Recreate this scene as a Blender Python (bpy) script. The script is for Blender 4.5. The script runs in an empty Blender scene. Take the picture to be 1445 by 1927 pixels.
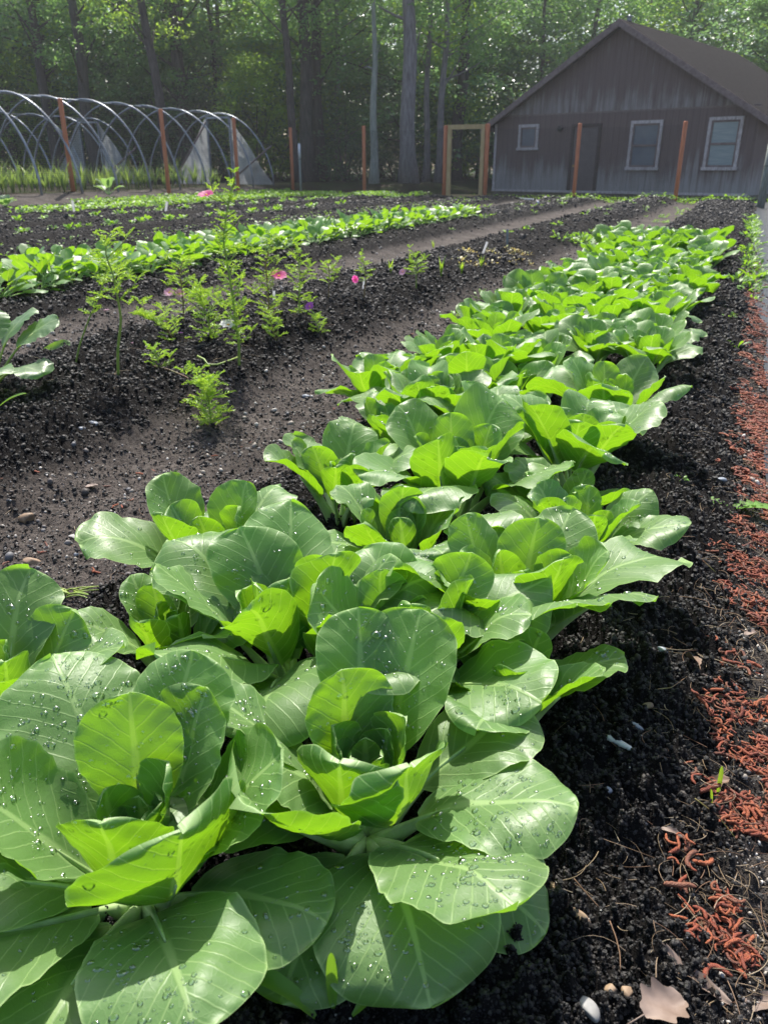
import bpy, math
import numpy as np
from mathutils import Vector, Matrix, noise as mnoise

R = math.radians
PI = math.pi
scene = bpy.context.scene
COL = scene.collection

# ------------------------------------------------------------------ camera geometry (used to find where things stand)
FPX = 1470.0
PITCH = math.atan(648 / 1470)
HC = 0.85
CP, SP = math.cos(PITCH), math.sin(PITCH)

def ray(u, v):
    dx = (u - 722.5) / FPX
    dv = (v - 963.5) / FPX
    return np.array([dx, CP - dv * SP, -SP - dv * CP])

def atz(u, v, z):
    r = ray(u, v)
    return np.array([0, 0, HC]) + r * (z - HC) / r[2]

def atY(u, v, Y):
    r = ray(u, v)
    return np.array([0, 0, HC]) + r * Y / r[1]

BV = np.array([.399, .917]); BV /= np.linalg.norm(BV)      # along the beds
NV = np.array([BV[1], -BV[0]])                             # across the beds

def st(x, y):
    return x * BV[0] + y * BV[1], x * NV[0] + y * NV[1]

def xy(s, t):
    return s * BV[0] + t * NV[0], s * BV[1] + t * NV[1]

def sm(a, b, x):
    t = np.clip((np.asarray(x, float) - a) / (b - a), 0, 1)
    return t * t * (3 - 2 * t)

BEDS = [(-1.18, -.95, -.10, .30, .12), (-2.98, -2.45, -2.0, -1.5, .17), (-5.25, -4.8, -3.75, -3.4, .12),
        (-7.1, -6.8, -5.9, -5.55, .13), (-8.9, -8.6, -7.7, -7.35, .12), (-10.7, -10.4, -9.5, -9.2, .12),
        (-12.4, -12.1, -11.2, -10.95, .1), (-13.8, -13.6, -12.9, -12.6, .1)]

def bedmask(s, t):
    m = np.zeros_like(np.asarray(t, float))
    h = np.zeros_like(m)
    e = 1 - sm(22.4, 23.3, s)
    for a, b, c, d, hh in BEDS:
        k = sm(a, b, t) * (1 - sm(c, d, t)) * e
        m = np.maximum(m, k)
        h = np.maximum(h, k * hh)
    return m, h

def ground(x, y):
    s, t = st(x, y)
    m, h = bedmask(s, t)
    hill = .33 * np.maximum(sm(25.5, 28.5, s) * (1 - sm(-11.5, -9.0, t)), 1 - sm(-15.0, -13.2, t))
    return h + hill

def G(x, y):
    return float(ground(np.array(x, float), np.array(y, float)))

def gp(u, v):
    z = 0.0
    for _ in range(12):
        P = atz(u, v, z)
        z = .5 * z + .5 * G(P[0], P[1])
    return P

# ------------------------------------------------------------------ mesh helpers
class MB:
    def __init__(self):
        self.V, self.F, self.M, self.UV, self.A, self.E, self.n = [], [], [], [], [], [], 0
    def add(self, V, F, mat=0, uv=None, att=None, edge=None):
        V = np.asarray(V, float).reshape(-1, 3)
        F = np.asarray(F, int)
        self.V.append(V); self.F.append(F + self.n); self.M.append(np.full(len(F), mat))
        self.UV.append(np.zeros((len(V), 2)) if uv is None else np.asarray(uv, float))
        self.A.append(np.zeros(len(V)) if att is None else np.asarray(att, float))
        self.E.append(np.zeros(len(V)) if edge is None else np.asarray(edge, float))
        self.n += len(V)
    def mesh(self, name, mats, smooth=True):
        me = bpy.data.meshes.new(name)
        V = np.concatenate(self.V)
        me.vertices.add(len(V)); me.vertices.foreach_set('co', V.ravel())
        loops = np.concatenate([f.ravel() for f in self.F])
        sizes = np.concatenate([np.full(len(f), f.shape[1]) for f in self.F])
        starts = np.concatenate([[0], np.cumsum(sizes)[:-1]])
        me.loops.add(len(loops)); me.loops.foreach_set('vertex_index', loops)
        me.polygons.add(len(sizes)); me.polygons.foreach_set('loop_start', starts)
        me.polygons.foreach_set('loop_total', sizes)
        me.polygons.foreach_set('material_index', np.concatenate(self.M))
        me.polygons.foreach_set('use_smooth', np.full(len(sizes), smooth))
        me.update(calc_edges=True)
        UV = np.concatenate(self.UV)
        if UV.any():
            l = me.uv_layers.new(name='uv'); l.data.foreach_set('uv', UV[loops].ravel())
        A = np.concatenate(self.A)
        if A.any():
            a = me.attributes.new('k', 'FLOAT', 'POINT'); a.data.foreach_set('value', A)
        E = np.concatenate(self.E)
        if E.any():
            a = me.attributes.new('e', 'FLOAT', 'POINT'); a.data.foreach_set('value', E)
        me.validate()
        for m in (mats if isinstance(mats, (list, tuple)) else [mats]):
            me.materials.append(m)
        return me
    def build(self, name, mats, parent=None, smooth=True):
        return obj(name, self.mesh(name, mats, smooth), parent)

def obj(name, me, parent=None):
    o = bpy.data.objects.new(name, me); COL.objects.link(o)
    if parent: o.parent = parent
    return o

def tag(o, label=None, cat=None, group=None, kind=None):
    if label: o['label'] = label
    if cat: o['category'] = cat
    if group: o['group'] = group
    if kind: o['kind'] = kind
    return o

def empty(name, loc=(0, 0, 0), rz=0, label=None, cat=None, group=None):
    o = bpy.data.objects.new(name, None); COL.objects.link(o)
    o.empty_display_size = .05
    o.location = loc; o.rotation_euler = (0, 0, rz)
    return tag(o, label, cat, group)

def copy_tree(o, parent=None):
    c = o.copy(); COL.objects.link(c)
    c.parent = parent
    for ch in list(o.children):
        copy_tree(ch, c)
    return c

def grid_faces(nu, nv, wrap=False):
    i = np.arange(nu - 1)[:, None]; j = np.arange(nv if wrap else nv - 1)[None, :]
    j2 = (j + 1) % nv
    return np.stack([(i * nv + j), (i * nv + j2), ((i + 1) * nv + j2), ((i + 1) * nv + j)], -1).reshape(-1, 4)

def tube(P, r, n=8, flat=1.0, up=None, caps=True):
    P = np.asarray(P, float); k = len(P)
    r = np.full(k, r) if np.isscalar(r) else np.asarray(r, float)
    T = np.gradient(P, axis=0); T /= np.linalg.norm(T, axis=1)[:, None] + 1e-12
    u = np.array(up if up is not None else ([0, 0, 1] if abs(T[:, 2]).mean() < .8 else [1, 0, 0]), float)
    A = np.cross(T, u); A /= np.linalg.norm(A, axis=1)[:, None] + 1e-12
    B = np.cross(A, T)
    a = np.linspace(0, 2 * PI, n, endpoint=False)
    V = P[:, None] + r[:, None, None] * (np.cos(a)[None, :, None] * A[:, None] + flat * np.sin(a)[None, :, None] * B[:, None])
    V = V.reshape(-1, 3); F = grid_faces(k, n, True)
    if caps:
        V = np.concatenate([V, P[:1], P[-1:]])
        j = np.arange(n); j2 = (j + 1) % n
        c0 = np.stack([np.full(n, k * n), j2, j, j], 1)
        c1 = np.stack([np.full(n, k * n + 1), (k - 1) * n + j, (k - 1) * n + j2, (k - 1) * n + j2], 1)
        return V, F, np.concatenate([c0[:, :3], c1[:, :3]])
    return V, F, None

def add_tube(mb, P, r, n=8, mat=0, **kw):
    V, F, C = tube(P, r, n, **kw)
    base = mb.n
    mb.add(V, F, mat)
    if C is not None:
        mb.F.append(C + base); mb.M.append(np.full(len(C), mat))

def bez(p0, p1, p2, n=8):
    t = np.linspace(0, 1, n)[:, None]
    return (1 - t) ** 2 * np.array(p0, float) + 2 * t * (1 - t) * np.array(p1, float) + t * t * np.array(p2, float)

BOXF = np.array([[0, 1, 3, 2], [4, 6, 7, 5], [0, 4, 5, 1], [2, 3, 7, 6], [0, 2, 6, 4], [1, 5, 7, 3]])
def add_box(mb, lo, hi, mat=0, bev=0.0):
    lo = np.array(lo, float); hi = np.array(hi, float)
    V = np.array([[x, y, z] for x in (lo[0], hi[0]) for y in (lo[1], hi[1]) for z in (lo[2], hi[2])])
    mb.add(V, BOXF, mat)

def ico(sub=0):
    p = (1 + 5 ** .5) / 2
    v = [(-1, p, 0), (1, p, 0), (-1, -p, 0), (1, -p, 0), (0, -1, p), (0, 1, p), (0, -1, -p), (0, 1, -p), (p, 0, -1), (p, 0, 1), (-p, 0, -1), (-p, 0, 1)]
    f = [(0, 11, 5), (0, 5, 1), (0, 1, 7), (0, 7, 10), (0, 10, 11), (1, 5, 9), (5, 11, 4), (11, 10, 2), (10, 7, 6), (7, 1, 8), (3, 9, 4), (3, 4, 2), (3, 2, 6), (3, 6, 8), (3, 8, 9), (4, 9, 5), (2, 4, 11), (6, 2, 10), (8, 6, 7), (9, 8, 1)]
    v = [np.array(q, float) / np.linalg.norm(q) for q in v]
    for _ in range(sub):
        c = {}; nf = []
        def mid(a, b):
            k = (min(a, b), max(a, b))
            if k not in c:
                m = v[a] + v[b]; v.append(m / np.linalg.norm(m)); c[k] = len(v) - 1
            return c[k]
        for a, b, d in f:
            ab, bd, da = mid(a, b), mid(b, d), mid(d, a)
            nf += [(a, ab, da), (b, bd, ab), (d, da, bd), (ab, bd, da)]
        f = nf
    return np.array(v), np.array(f)

def rotmats(rng, n, tilt=None):
    """random rotations; tilt limits how far the local z axis leaves vertical"""
    q = rng.normal(size=(n, 4)); q /= np.linalg.norm(q, axis=1)[:, None]
    w, x, y, z = q.T
    M = np.stack([1 - 2 * (y * y + z * z), 2 * (x * y - z * w), 2 * (x * z + y * w), 2 * (x * y + z * w), 1 - 2 * (x * x + z * z), 2 * (y * z - x * w),
                  2 * (x * z - y * w), 2 * (y * z + x * w), 1 - 2 * (x * x + y * y)], 1).reshape(n, 3, 3)
    if tilt is None: return M
    a = rng.uniform(0, 2 * PI, n); b = rng.uniform(0, 2 * PI, n); t = np.abs(rng.normal(0, tilt, n))
    ca, sa, cb, sb, ct, s_ = np.cos(a), np.sin(a), np.cos(b), np.sin(b), np.cos(t), np.sin(t)
    Z = np.zeros(n); O = np.ones(n)
    Ra = np.stack([ca, -sa, Z, sa, ca, Z, Z, Z, O], 1).reshape(n, 3, 3)
    Rt = np.stack([ct, Z, s_, Z, O, Z, -s_, Z, ct], 1).reshape(n, 3, 3)
    Rb = np.stack([cb, -sb, Z, sb, cb, Z, Z, Z, O], 1).reshape(n, 3, 3)
    return Ra @ Rt @ Rb

def scatter(mb, V0, F0, pos, rot, scl, jit=0.0, rng=None, mat=0):
    n, m = len(pos), len(V0)
    base = np.broadcast_to(V0, (n, m, 3))
    if jit: base = base * (1 + rng.normal(0, jit, (n, m, 1)))
    scl = np.asarray(scl, float)
    if scl.ndim == 1: scl = np.repeat(scl[:, None], 3, 1)
    V = np.einsum('nij,nmj->nmi', rot, base * scl[:, None, :]) + pos[:, None, :]
    F = (F0[None] + (np.arange(n) * m)[:, None, None]).reshape(-1, F0.shape[1])
    mb.add(V.reshape(-1, 3), F, mat)

def fbm(P, oct=3):
    out = np.empty(len(P))
    for i, p in enumerate(P):
        out[i] = mnoise.fractal(p, 1.0, 2.0, oct)
    return out

# ------------------------------------------------------------------ materials
class NT:
    def __init__(self, name):
        self.m = bpy.data.materials.new(name); self.m.use_nodes = True
        self.t = self.m.node_tree; self.t.nodes.clear()
        self.out = self.t.nodes.new('ShaderNodeOutputMaterial')
    def n(self, kind, _out=0, **kw):
        nd = self.t.nodes.new('ShaderNode' + kind)
        for k, v in kw.items():
            if k.startswith('p_'): setattr(nd, k[2:], v)
            else:
                key = int(k[1:]) if k[0] == 'i' and k[1:].isdigit() else k.replace('_', ' ')
                self.set(nd.inputs[key], v)
        return nd
    def set(self, sock, v):
        if isinstance(v, bpy.types.NodeSocket): self.t.links.new(v, sock)
        elif isinstance(v, bpy.types.Node): self.t.links.new(v.outputs[0], sock)
        else:
            if sock.type == 'RGBA' and len(v) == 3: v = (*v, 1)
            sock.default_value = v
    def math(self, op, a, b=None, c=None, clamp=False):
        nd = self.t.nodes.new('ShaderNodeMath'); nd.operation = op; nd.use_clamp = clamp
        for i, v in enumerate((a, b, c)):
            if v is not None: self.set(nd.inputs[i], v)
        return nd.outputs[0]
    def mix(self, f, a, b, mode='MIX'):
        nd = self.t.nodes.new('ShaderNodeMix'); nd.data_type = 'RGBA'; nd.blend_type = mode
        self.set(nd.inputs[0], f); self.set(nd.inputs[6], a); self.set(nd.inputs[7], b)
        return nd.outputs[2]
    def ramp(self, f, stops):
        nd = self.t.nodes.new('ShaderNodeValToRGB'); e = nd.color_ramp.elements
        while len(e) < len(stops): e.new(.5)
        for el, (p, c) in zip(e, stops):
            el.position = p; el.color = (*c, 1) if len(c) == 3 else c
        self.set(nd.inputs[0], f); return nd.outputs[0]
    def step(self, a, b, x):
        nd = self.t.nodes.new('ShaderNodeMapRange'); nd.interpolation_type = 'SMOOTHSTEP'
        self.set(nd.inputs[0], x); nd.inputs[1].default_value = a; nd.inputs[2].default_value = b
        return nd.outputs[0]
    def noise(self, scale, detail=3, vec=None, rough=.5):
        nd = self.t.nodes.new('ShaderNodeTexNoise'); nd.inputs['Scale'].default_value = scale
        nd.inputs['Detail'].default_value = detail; nd.inputs['Roughness'].default_value = rough
        if vec is not None: self.set(nd.inputs['Vector'], vec)
        return nd.outputs[0]
    def coord(self, w='Object'): return self.t.nodes.new('ShaderNodeTexCoord').outputs[w]
    def mapping(self, vec, scale=(1, 1, 1), loc=(0, 0, 0), rot=(0, 0, 0)):
        nd = self.t.nodes.new('ShaderNodeMapping'); self.set(nd.inputs[0], vec)
        nd.inputs['Scale'].default_value = scale; nd.inputs['Location'].default_value = loc; nd.inputs['Rotation'].default_value = rot
        return nd.outputs[0]
    def bump(self, h, strength=.5, dist=.01):
        nd = self.t.nodes.new('ShaderNodeBump'); self.set(nd.inputs['Height'], h)
        nd.inputs['Strength'].default_value = strength; nd.inputs['Distance'].default_value = dist
        return nd.outputs[0]
    def bsdf(self, col, rough=.6, spec=.5, metal=0, normal=None, **kw):
        nd = self.t.nodes.new('ShaderNodeBsdfPrincipled')
        self.set(nd.inputs['Base Color'], col); self.set(nd.inputs['Roughness'], rough)
        self.set(nd.inputs['Specular IOR Level'], spec); self.set(nd.inputs['Metallic'], metal)
        if normal is not None: self.set(nd.inputs['Normal'], normal)
        for k, v in kw.items(): self.set(nd.inputs[k.replace('_', ' ')], v)
        return nd.outputs[0]
    def mixs(self, f, a, b):
        nd = self.t.nodes.new('ShaderNodeMixShader'); self.set(nd.inputs[0], f); self.set(nd.inputs[1], a); self.set(nd.inputs[2], b)
        return nd.outputs[0]
    def done(self, sh):
        self.set(self.out.inputs['Surface'], sh); return self.m

def simple(name, c1, c2=None, scale=20, rough=.6, spec=.4, bump=0, bdist=.003, metal=0, stretch=(1, 1, 1)):
    t = NT(name)
    v = t.mapping(t.coord(), stretch)
    n = t.noise(scale, 4, v)
    col = t.mix(t.step(.3, .7, n), c1, c2 or c1)
    return t.done(t.bsdf(col, rough, spec, metal, t.bump(n, bump, bdist) if bump else None))

def leaf_material(name, base, pale, glow, rough=.36, tl=.45, veins=True, vein_gap=.021, spec=.5, var=.25):
    """leaf blade: uv = metric (across, along); attribute k = 0 on the stalk .. 1 at the blade tip"""
    t = NT(name)
    uv = t.t.nodes.new('ShaderNodeUVMap').outputs[0]
    sx = t.t.nodes.new('ShaderNodeSeparateXYZ'); t.set(sx.inputs[0], uv)
    ay = t.math('ABSOLUTE', sx.outputs[0]); al = sx.outputs[1]
    k = t.t.nodes.new('ShaderNodeAttribute'); k.attribute_name = 'k'; k = k.outputs['Fac']
    rnd = t.t.nodes.new('ShaderNodeObjectInfo').outputs['Random']
    off = t.t.nodes.new('ShaderNodeCombineXYZ'); t.set(off.inputs[2], t.math('MULTIPLY', rnd, 13))
    vec = t.t.nodes.new('ShaderNodeVectorMath'); t.set(vec.inputs[0], uv); t.set(vec.inputs[1], off.outputs[0])
    vec = vec.outputs[0]
    n1 = t.noise(9, 3, vec); n2 = t.noise(45, 3, vec)
    # lateral veins leave the midrib at a slant
    kk = t.math('SUBTRACT', al, t.math('MULTIPLY', t.math('POWER', ay, .92), .8))
    kk = t.math('ADD', kk, t.math('MULTIPLY', t.math('SUBTRACT', n2, .5), .008))
    kk = t.math('DIVIDE', kk, vein_gap)
    side = t.math('MULTIPLY', t.math('SIGN', sx.outputs[0]), .21)
    fr = t.math('FRACT', t.math('ADD', kk, side))
    dv = t.math('ABSOLUTE', t.math('SUBTRACT', fr, .5))
    wv = t.math('SUBTRACT', .10, t.math('MULTIPLY', ay, .6))
    vein = t.math('SUBTRACT', 1, t.math('DIVIDE', dv, t.math('MAXIMUM', wv, .012)), clamp=True)
    mid = t.math('DIVIDE', ay, t.math('MULTIPLY_ADD', t.math('SUBTRACT', 1, k), .0076, .0018))
    mid = t.math('SUBTRACT', 1, t.step(.35, 1.15, mid))
    vor = t.t.nodes.new('ShaderNodeTexVoronoi'); vor.feature = 'DISTANCE_TO_EDGE'; vor.inputs['Scale'].default_value = 130
    t.set(vor.inputs['Vector'], vec)
    ret = t.math('SUBTRACT', 1, t.step(0.0, .13, vor.outputs[0]))
    vv = t.math('MAXIMUM', t.math('MULTIPLY', vein, .8), mid)
    vv = t.math('MAXIMUM', vv, t.math('MULTIPLY', ret, .07)) if veins else mid
    sh = t.math('ADD', t.math('MULTIPLY', t.math('SUBTRACT', n1, .5), 2 * var), t.math('MULTIPLY', t.math('SUBTRACT', rnd, .5), var))
    hs = t.n('HueSaturation', Color=base); t.set(hs.inputs['Value'], t.math('ADD', 1.0, sh))
    t.set(hs.inputs['Hue'], t.math('MULTIPLY_ADD', t.math('SUBTRACT', n1, .5), .03, .5))
    bk = t.t.nodes.new('ShaderNodeNewGeometry').outputs['Backfacing']
    c = t.mix(t.math('MULTIPLY', bk, .3), hs.outputs[0], pale)
    c = t.mix(t.math('MULTIPLY', vv, .85), c, pale)
    c = t.mix(t.math('SUBTRACT', 1, t.step(0.0, .10, k)), c, pale)
    ed = t.t.nodes.new('ShaderNodeAttribute'); ed.attribute_name = 'e'
    rim = t.math('MULTIPLY', t.step(.955, 1.0, ed.outputs['Fac']), .7)
    c = t.mix(rim, c, (pale[0] * 1.2, pale[1] * 1.15, pale[2] * 1.2))
    h = t.math('ADD', t.math('MULTIPLY', vv, -.5), t.math('MULTIPLY', n2, .3))
    h = t.math('ADD', h, t.math('MULTIPLY', ret, -.06))
    nb = t.bump(h, .32, .0022)
    p = t.bsdf(c, t.math('MULTIPLY_ADD', n1, .16, rough - .08), spec, 0, nb)
    g = t.mix(t.math('MULTIPLY', vv, .35), glow, (min(glow[0] * 1.7, .9), min(glow[1] * 1.25, .95), glow[2] * 3))
    g = t.mix(t.math('MULTIPLY', ret, .12), g, (glow[0] * .6, glow[1] * .7, glow[2]))
    tr = t.n('BsdfTranslucent', Color=g); t.set(tr.inputs['Normal'], nb)
    return t.done(t.mixs(tl, p, tr.outputs[0]))

def foliage_material(name, cols, glow, rough=.45, tl=.4, spec=.4):
    """small leaves: colour varies from leaf to leaf (each leaf is its own mesh island)"""
    t = NT(name)
    rp = t.t.nodes.new('ShaderNodeNewGeometry').outputs['Random Per Island']
    oi = t.t.nodes.new('ShaderNodeObjectInfo').outputs['Random']
    c = t.ramp(rp, [(i / max(1, len(cols) - 1), q) for i, q in enumerate(cols)])
    hs = t.n('HueSaturation', Color=c); t.set(hs.inputs['Value'], t.math('MULTIPLY_ADD', oi, .4, .8))
    p = t.bsdf(hs.outputs[0], rough, spec)
    tr = t.n('BsdfTranslucent', Color=glow)
    return t.done(t.mixs(tl, p, tr.outputs[0]))

M = {}
M['pak'] = leaf_material('pak choi leaf', (.072, .178, .042), (.36, .53, .20), (.28, .57, .012), rough=.43, tl=.40, spec=.52)
M['pakfar'] = leaf_material('young pak choi leaf', (.078, .19, .048), (.34, .52, .18), (.26, .52, .014), rough=.38, tl=.40)
M['stalk'] = simple('pale stalk', (.42, .55, .26), (.30, .46, .15), 40, .4, .5, .2, .002)
M['spinach'] = leaf_material('spinach leaf', (.10, .23, .065), (.22, .36, .12), (.30, .56, .016), rough=.42, tl=.42, veins=False)
M['squash'] = leaf_material('squash leaf', (.065, .16, .06), (.3, .42, .2), (.36, .66, .02), rough=.42, tl=.4, vein_gap=.03)

def water_mat():
    t = NT('water drop')
    tr = t.n('BsdfTransparent', Color=(.93, .99, .89)); gl = t.n('BsdfGlossy', Color=(1, 1, 1), Roughness=.14)
    f = t.n('Fresnel', IOR=1.45)
    return t.done(t.mixs(t.math('MULTIPLY_ADD', f.outputs[0], 1.0, .10), tr.outputs[0], gl.outputs[0]))
M['water'] = water_mat()

# ------------------------------------------------------------------ the leaf
DROPV = None
def drop_template():
    n, rings = 7, [(1, 0), (.86, .42), (.5, .72)]
    V = [(math.cos(a) * r, math.sin(a) * r, z) for r, z in rings for a in np.linspace(0, 2 * PI, n, endpoint=False)]
    V.append((0, 0, .82)); F = []
    for i in range(2):
        for j in range(n):
            F.append((i * n + j, i * n + (j + 1) % n, (i + 1) * n + (j + 1) % n, (i + 1) * n + j))
    for j in range(n): F.append((2 * n + j, 2 * n + (j + 1) % n, 3 * n, 3 * n))
    return np.array(V), np.array(F)
DV, DF = drop_template()

def make_leaf(rng, L, W, P, phi0, bend, bp=1.6, cup=.6, cup2=None, ruf=.04, roll=0., twist=0., side=0., nu=24, nv=15, drops=0, tip=0., fold=0., q_exp=.5, buckle=.02):
    """returns MB of the blade, and the stalk's spine. local x = outward, z = up"""
    phi0, bend, roll, twist = R(phi0), R(bend), R(roll), R(twist)
    cup2 = cup if cup2 is None else cup2
    ns = 60
    s = np.linspace(0, 1, ns)
    phi = phi0 + bend * s ** bp + tip * np.clip((s - .7) / .3, 0, 1) ** 2
    ds = (L + P) / (ns - 1)
    sx = np.concatenate([[0], np.cumsum(np.sin((phi[1:] + phi[:-1]) / 2) * ds)]) + .012
    sz = np.concatenate([[0], np.cumsum(np.cos((phi[1:] + phi[:-1]) / 2) * ds)])
    sy = side * (s ** 2) * L
    q0 = P / (L + P)
    q = np.sin(np.linspace(0, 1, nu) * PI / 2) ** .95
    u = q0 + (1 - q0) * q
    X = np.interp(u, s, sx); Y = np.interp(u, s, sy); Z = np.interp(u, s, sz); PH = np.interp(u, s, phi)
    T = np.stack([np.sin(PH), np.zeros(nu), np.cos(PH)], 1)
    N = np.stack([-np.cos(PH), np.zeros(nu), np.sin(PH)], 1)
    Bv = np.tile([0, 1., 0], (nu, 1))
    a = roll + twist * q
    B2 = Bv * np.cos(a)[:, None] + N * np.sin(a)[:, None]
    N2 = N * np.cos(a)[:, None] - Bv * np.sin(a)[:, None]
    w = (q + .006) ** q_exp * np.clip(1 - q ** 3.0, 0, 1) ** .46
    w = w / w.max() * W / 2
    w = np.maximum(w, .0006)
    v = np.linspace(-1, 1, nv)
    ca = (cup + (cup2 - cup) * q)[:, None]
    ca = np.where(abs(ca) < .05, .05, ca)
    al = v[None] * ca
    yy = w[:, None] * np.sin(al) / ca
    nn = w[:, None] * (1 - np.cos(al)) / ca
    ph = rng.uniform(0, 6.28, 4); fr = rng.uniform(.9, 2.0, 2)
    edge = np.abs(v[None]) ** 2.2
    left = (v[None] < 0)
    rr = np.where(left, np.sin(q[:, None] * 6.28 * fr[0] + ph[0]) + .35 * np.sin(q[:, None] * 6.28 * fr[0] * 2.3 + ph[1]),
                  np.sin(q[:, None] * 6.28 * fr[1] + ph[2]) + .35 * np.sin(q[:, None] * 6.28 * fr[1] * 2.3 + ph[3]))
    nn = nn + ruf * W * edge * rr * (.35 + .65 * q[:, None])
    yy = yy * (1 + .012 * np.sin(q[:, None] * 19 + ph[1]) * edge + .006 * np.sin(q[:, None] * 43 + ph[2]) * edge)
    # quilting between side veins, midrib sunk into the blade
    nn = nn + .008 * W * np.sin((q[:, None] * L - .8 * np.abs(yy)) / .021 * 6.28) * np.abs(v[None]) * (1 - np.abs(v[None])) * 2
    nn = nn - .018 * W * np.exp(-(v[None] / .12) ** 2) * (1 - q[:, None])
    nn = nn + fold * np.abs(yy)
    # slow buckles over the whole blade and a small ripple along its margin
    o = rng.uniform(0, 6.28, 6); Qg, Vg = np.meshgrid(q, v, indexing='ij')
    nn = nn + buckle * W * (np.sin(Qg * 5.1 + Vg * 1.7 + o[0]) * np.cos(Vg * 2.6 + o[1]) + .6 * np.sin(Qg * 9.3 - Vg * 3.4 + o[2]) + .35 * np.sin(Qg * 14 + Vg * 7 + o[3])) * np.clip(Qg * 3, 0, 1)
    nn = nn + .011 * W * np.abs(Vg) ** 4 * (np.sin(Qg * 30 + o[4] + Vg) + np.sin(Qg * 47 + o[5] - Vg)) * np.clip(Qg * 2, 0, 1)
    C = np.stack([X, Y, Z], 1)
    V = C[:, None] + yy[:, :, None] * B2[:, None] + nn[:, :, None] * N2[:, None]
    met = w[:, None] * v[None] * np.ones((nu, 1))
    uv = np.stack([met, np.tile((q * L)[:, None], (1, nv))], -1)
    mb = MB()
    mb.add(V.reshape(-1, 3), grid_faces(nu, nv), 0, uv.reshape(-1, 2), np.repeat(q, nv) * .99 + .01, np.maximum(np.abs(np.tile(v, nu)), np.repeat(q, nv)))
    if drops:
        qi = rng.uniform(.12, .93, drops); vi = rng.uniform(-.88, .88, drops)
        r = np.clip(np.exp(rng.normal(math.log(.0015), .5, drops)), .0007, .0055)
        # drops gather along a few patches
        cq = rng.uniform(.35, .9, 3); cv = rng.uniform(-.6, .6, 3); pick = rng.integers(0, 3, drops); cl = rng.random(drops) < .6
        qi = np.where(cl, np.clip(cq[pick] + rng.normal(0, .13, drops), .1, .94), qi)
        vi = np.where(cl, np.clip(cv[pick] + rng.normal(0, .2, drops), -.9, .9), vi)
        fi = np.interp(qi, q, np.arange(nu)); fj = (vi + 1) / 2 * (nv - 1)
        i0 = np.minimum(fi.astype(int), nu - 2); j0 = np.minimum(fj.astype(int), nv - 2)
        fi = (fi - i0)[:, None]; fj = (fj - j0)[:, None]
        A, Bq, Cq, D = V[i0, j0], V[i0, j0 + 1], V[i0 + 1, j0], V[i0 + 1, j0 + 1]
        pos = (A * (1 - fj) + Bq * fj) * (1 - fi) + (Cq * (1 - fj) + D * fj) * fi
        nz = np.cross(Cq - A, Bq - A); nz /= np.linalg.norm(nz, axis=1)[:, None] + 1e-12
        nz *= np.where(nz[:, 2:3] < 0, -1, 1)
        tx = np.cross(nz, [0.3, .9, .1]); tx /= np.linalg.norm(tx, axis=1)[:, None]; ty = np.cross(nz, tx)
        rot = np.stack([tx, ty, nz], -1)
        scl = np.stack([r * rng.uniform(.85, 1.15, drops), r * rng.uniform(.9, 1.5, drops), r * rng.uniform(.55, .8, drops)], 1)
        scatter(mb, DV, DF, pos + nz * .0001, rot, scl, mat=1)
    # stalk spine runs under the blade for its lower third
    us = np.linspace(0, q0 + (1 - q0) * .42, 9)
    sp = np.stack([np.interp(us, s, sx), np.interp(us, s, sy), np.interp(us, s, sz)], 1)
    pn = np.interp(us, s, phi)
    sp = sp - np.stack([-np.cos(pn), 0 * pn, np.sin(pn)], 1) * (.0035 + 0 * us)[:, None]
    return mb, sp

def add_leaf(root, rng, az, mat='pak', stalk=True, sw=.011, **kw):
    mb, sp = make_leaf(rng, **kw)
    o = mb.build('leaf', [M[mat], M['water']], root)
    o.rotation_euler = (0, 0, R(az))
    if stalk:
        sb = MB()
        r = np.linspace(sw * 1.25, .0016, len(sp)) * (1 - .25 * np.sin(np.linspace(0, PI, len(sp))))
        add_tube(sb, sp, r, 8, flat=.55, up=(0, 1, 0.001))
        sb.build('stalk', M['stalk'], o)
    return o

def rosette(root, rng, size=1., n=13, az0=0, drops=40, nu=20, nv=13, mat='pak', spread=1., stalk=True):
    """leaves in golden-angle order, heart first"""
    for i in range(n):
        f = i / (n - 1)
        az = az0 + i * 137.5 + rng.normal(0, 9)
        L = size * (.055 + .125 * f ** .65) * rng.uniform(.9, 1.1)
        W = L * rng.uniform(.66, .84)
        P = size * (.05 + .035 * f)
        ip = lambda *y: float(np.interp(f, [0, .25, .5, .75, 1], y))
        phi0 = ip(8, 18, 27, 30, 38) * (.6 + .4 * spread) + rng.normal(0, 4)
        bend = ip(-8, -16, -6, 30, 66) * spread + rng.normal(0, 10)
        cup = ip(1.4, 1.3, 1.1, .95, .7) + rng.normal(0, .2)
        cup2 = ip(1.1, .85, .4, -.35, -.8) + rng.normal(0, .35)
        add_leaf(root, rng, az, mat, L=L, W=W, P=P, phi0=phi0, bend=bend, bp=rng.uniform(1.5, 2.6), cup=cup, cup2=cup2,
                 ruf=rng.uniform(.03, .075), roll=rng.normal(0, 11), twist=rng.normal(0, 14), side=rng.normal(0, .12), tip=rng.normal(.3, .4) * min(1, 2 * f),
                 nu=nu, nv=nv, drops=int(drops * (.3 + .7 * f)), stalk=stalk and f > .3, sw=.009 + .005 * f)
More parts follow.
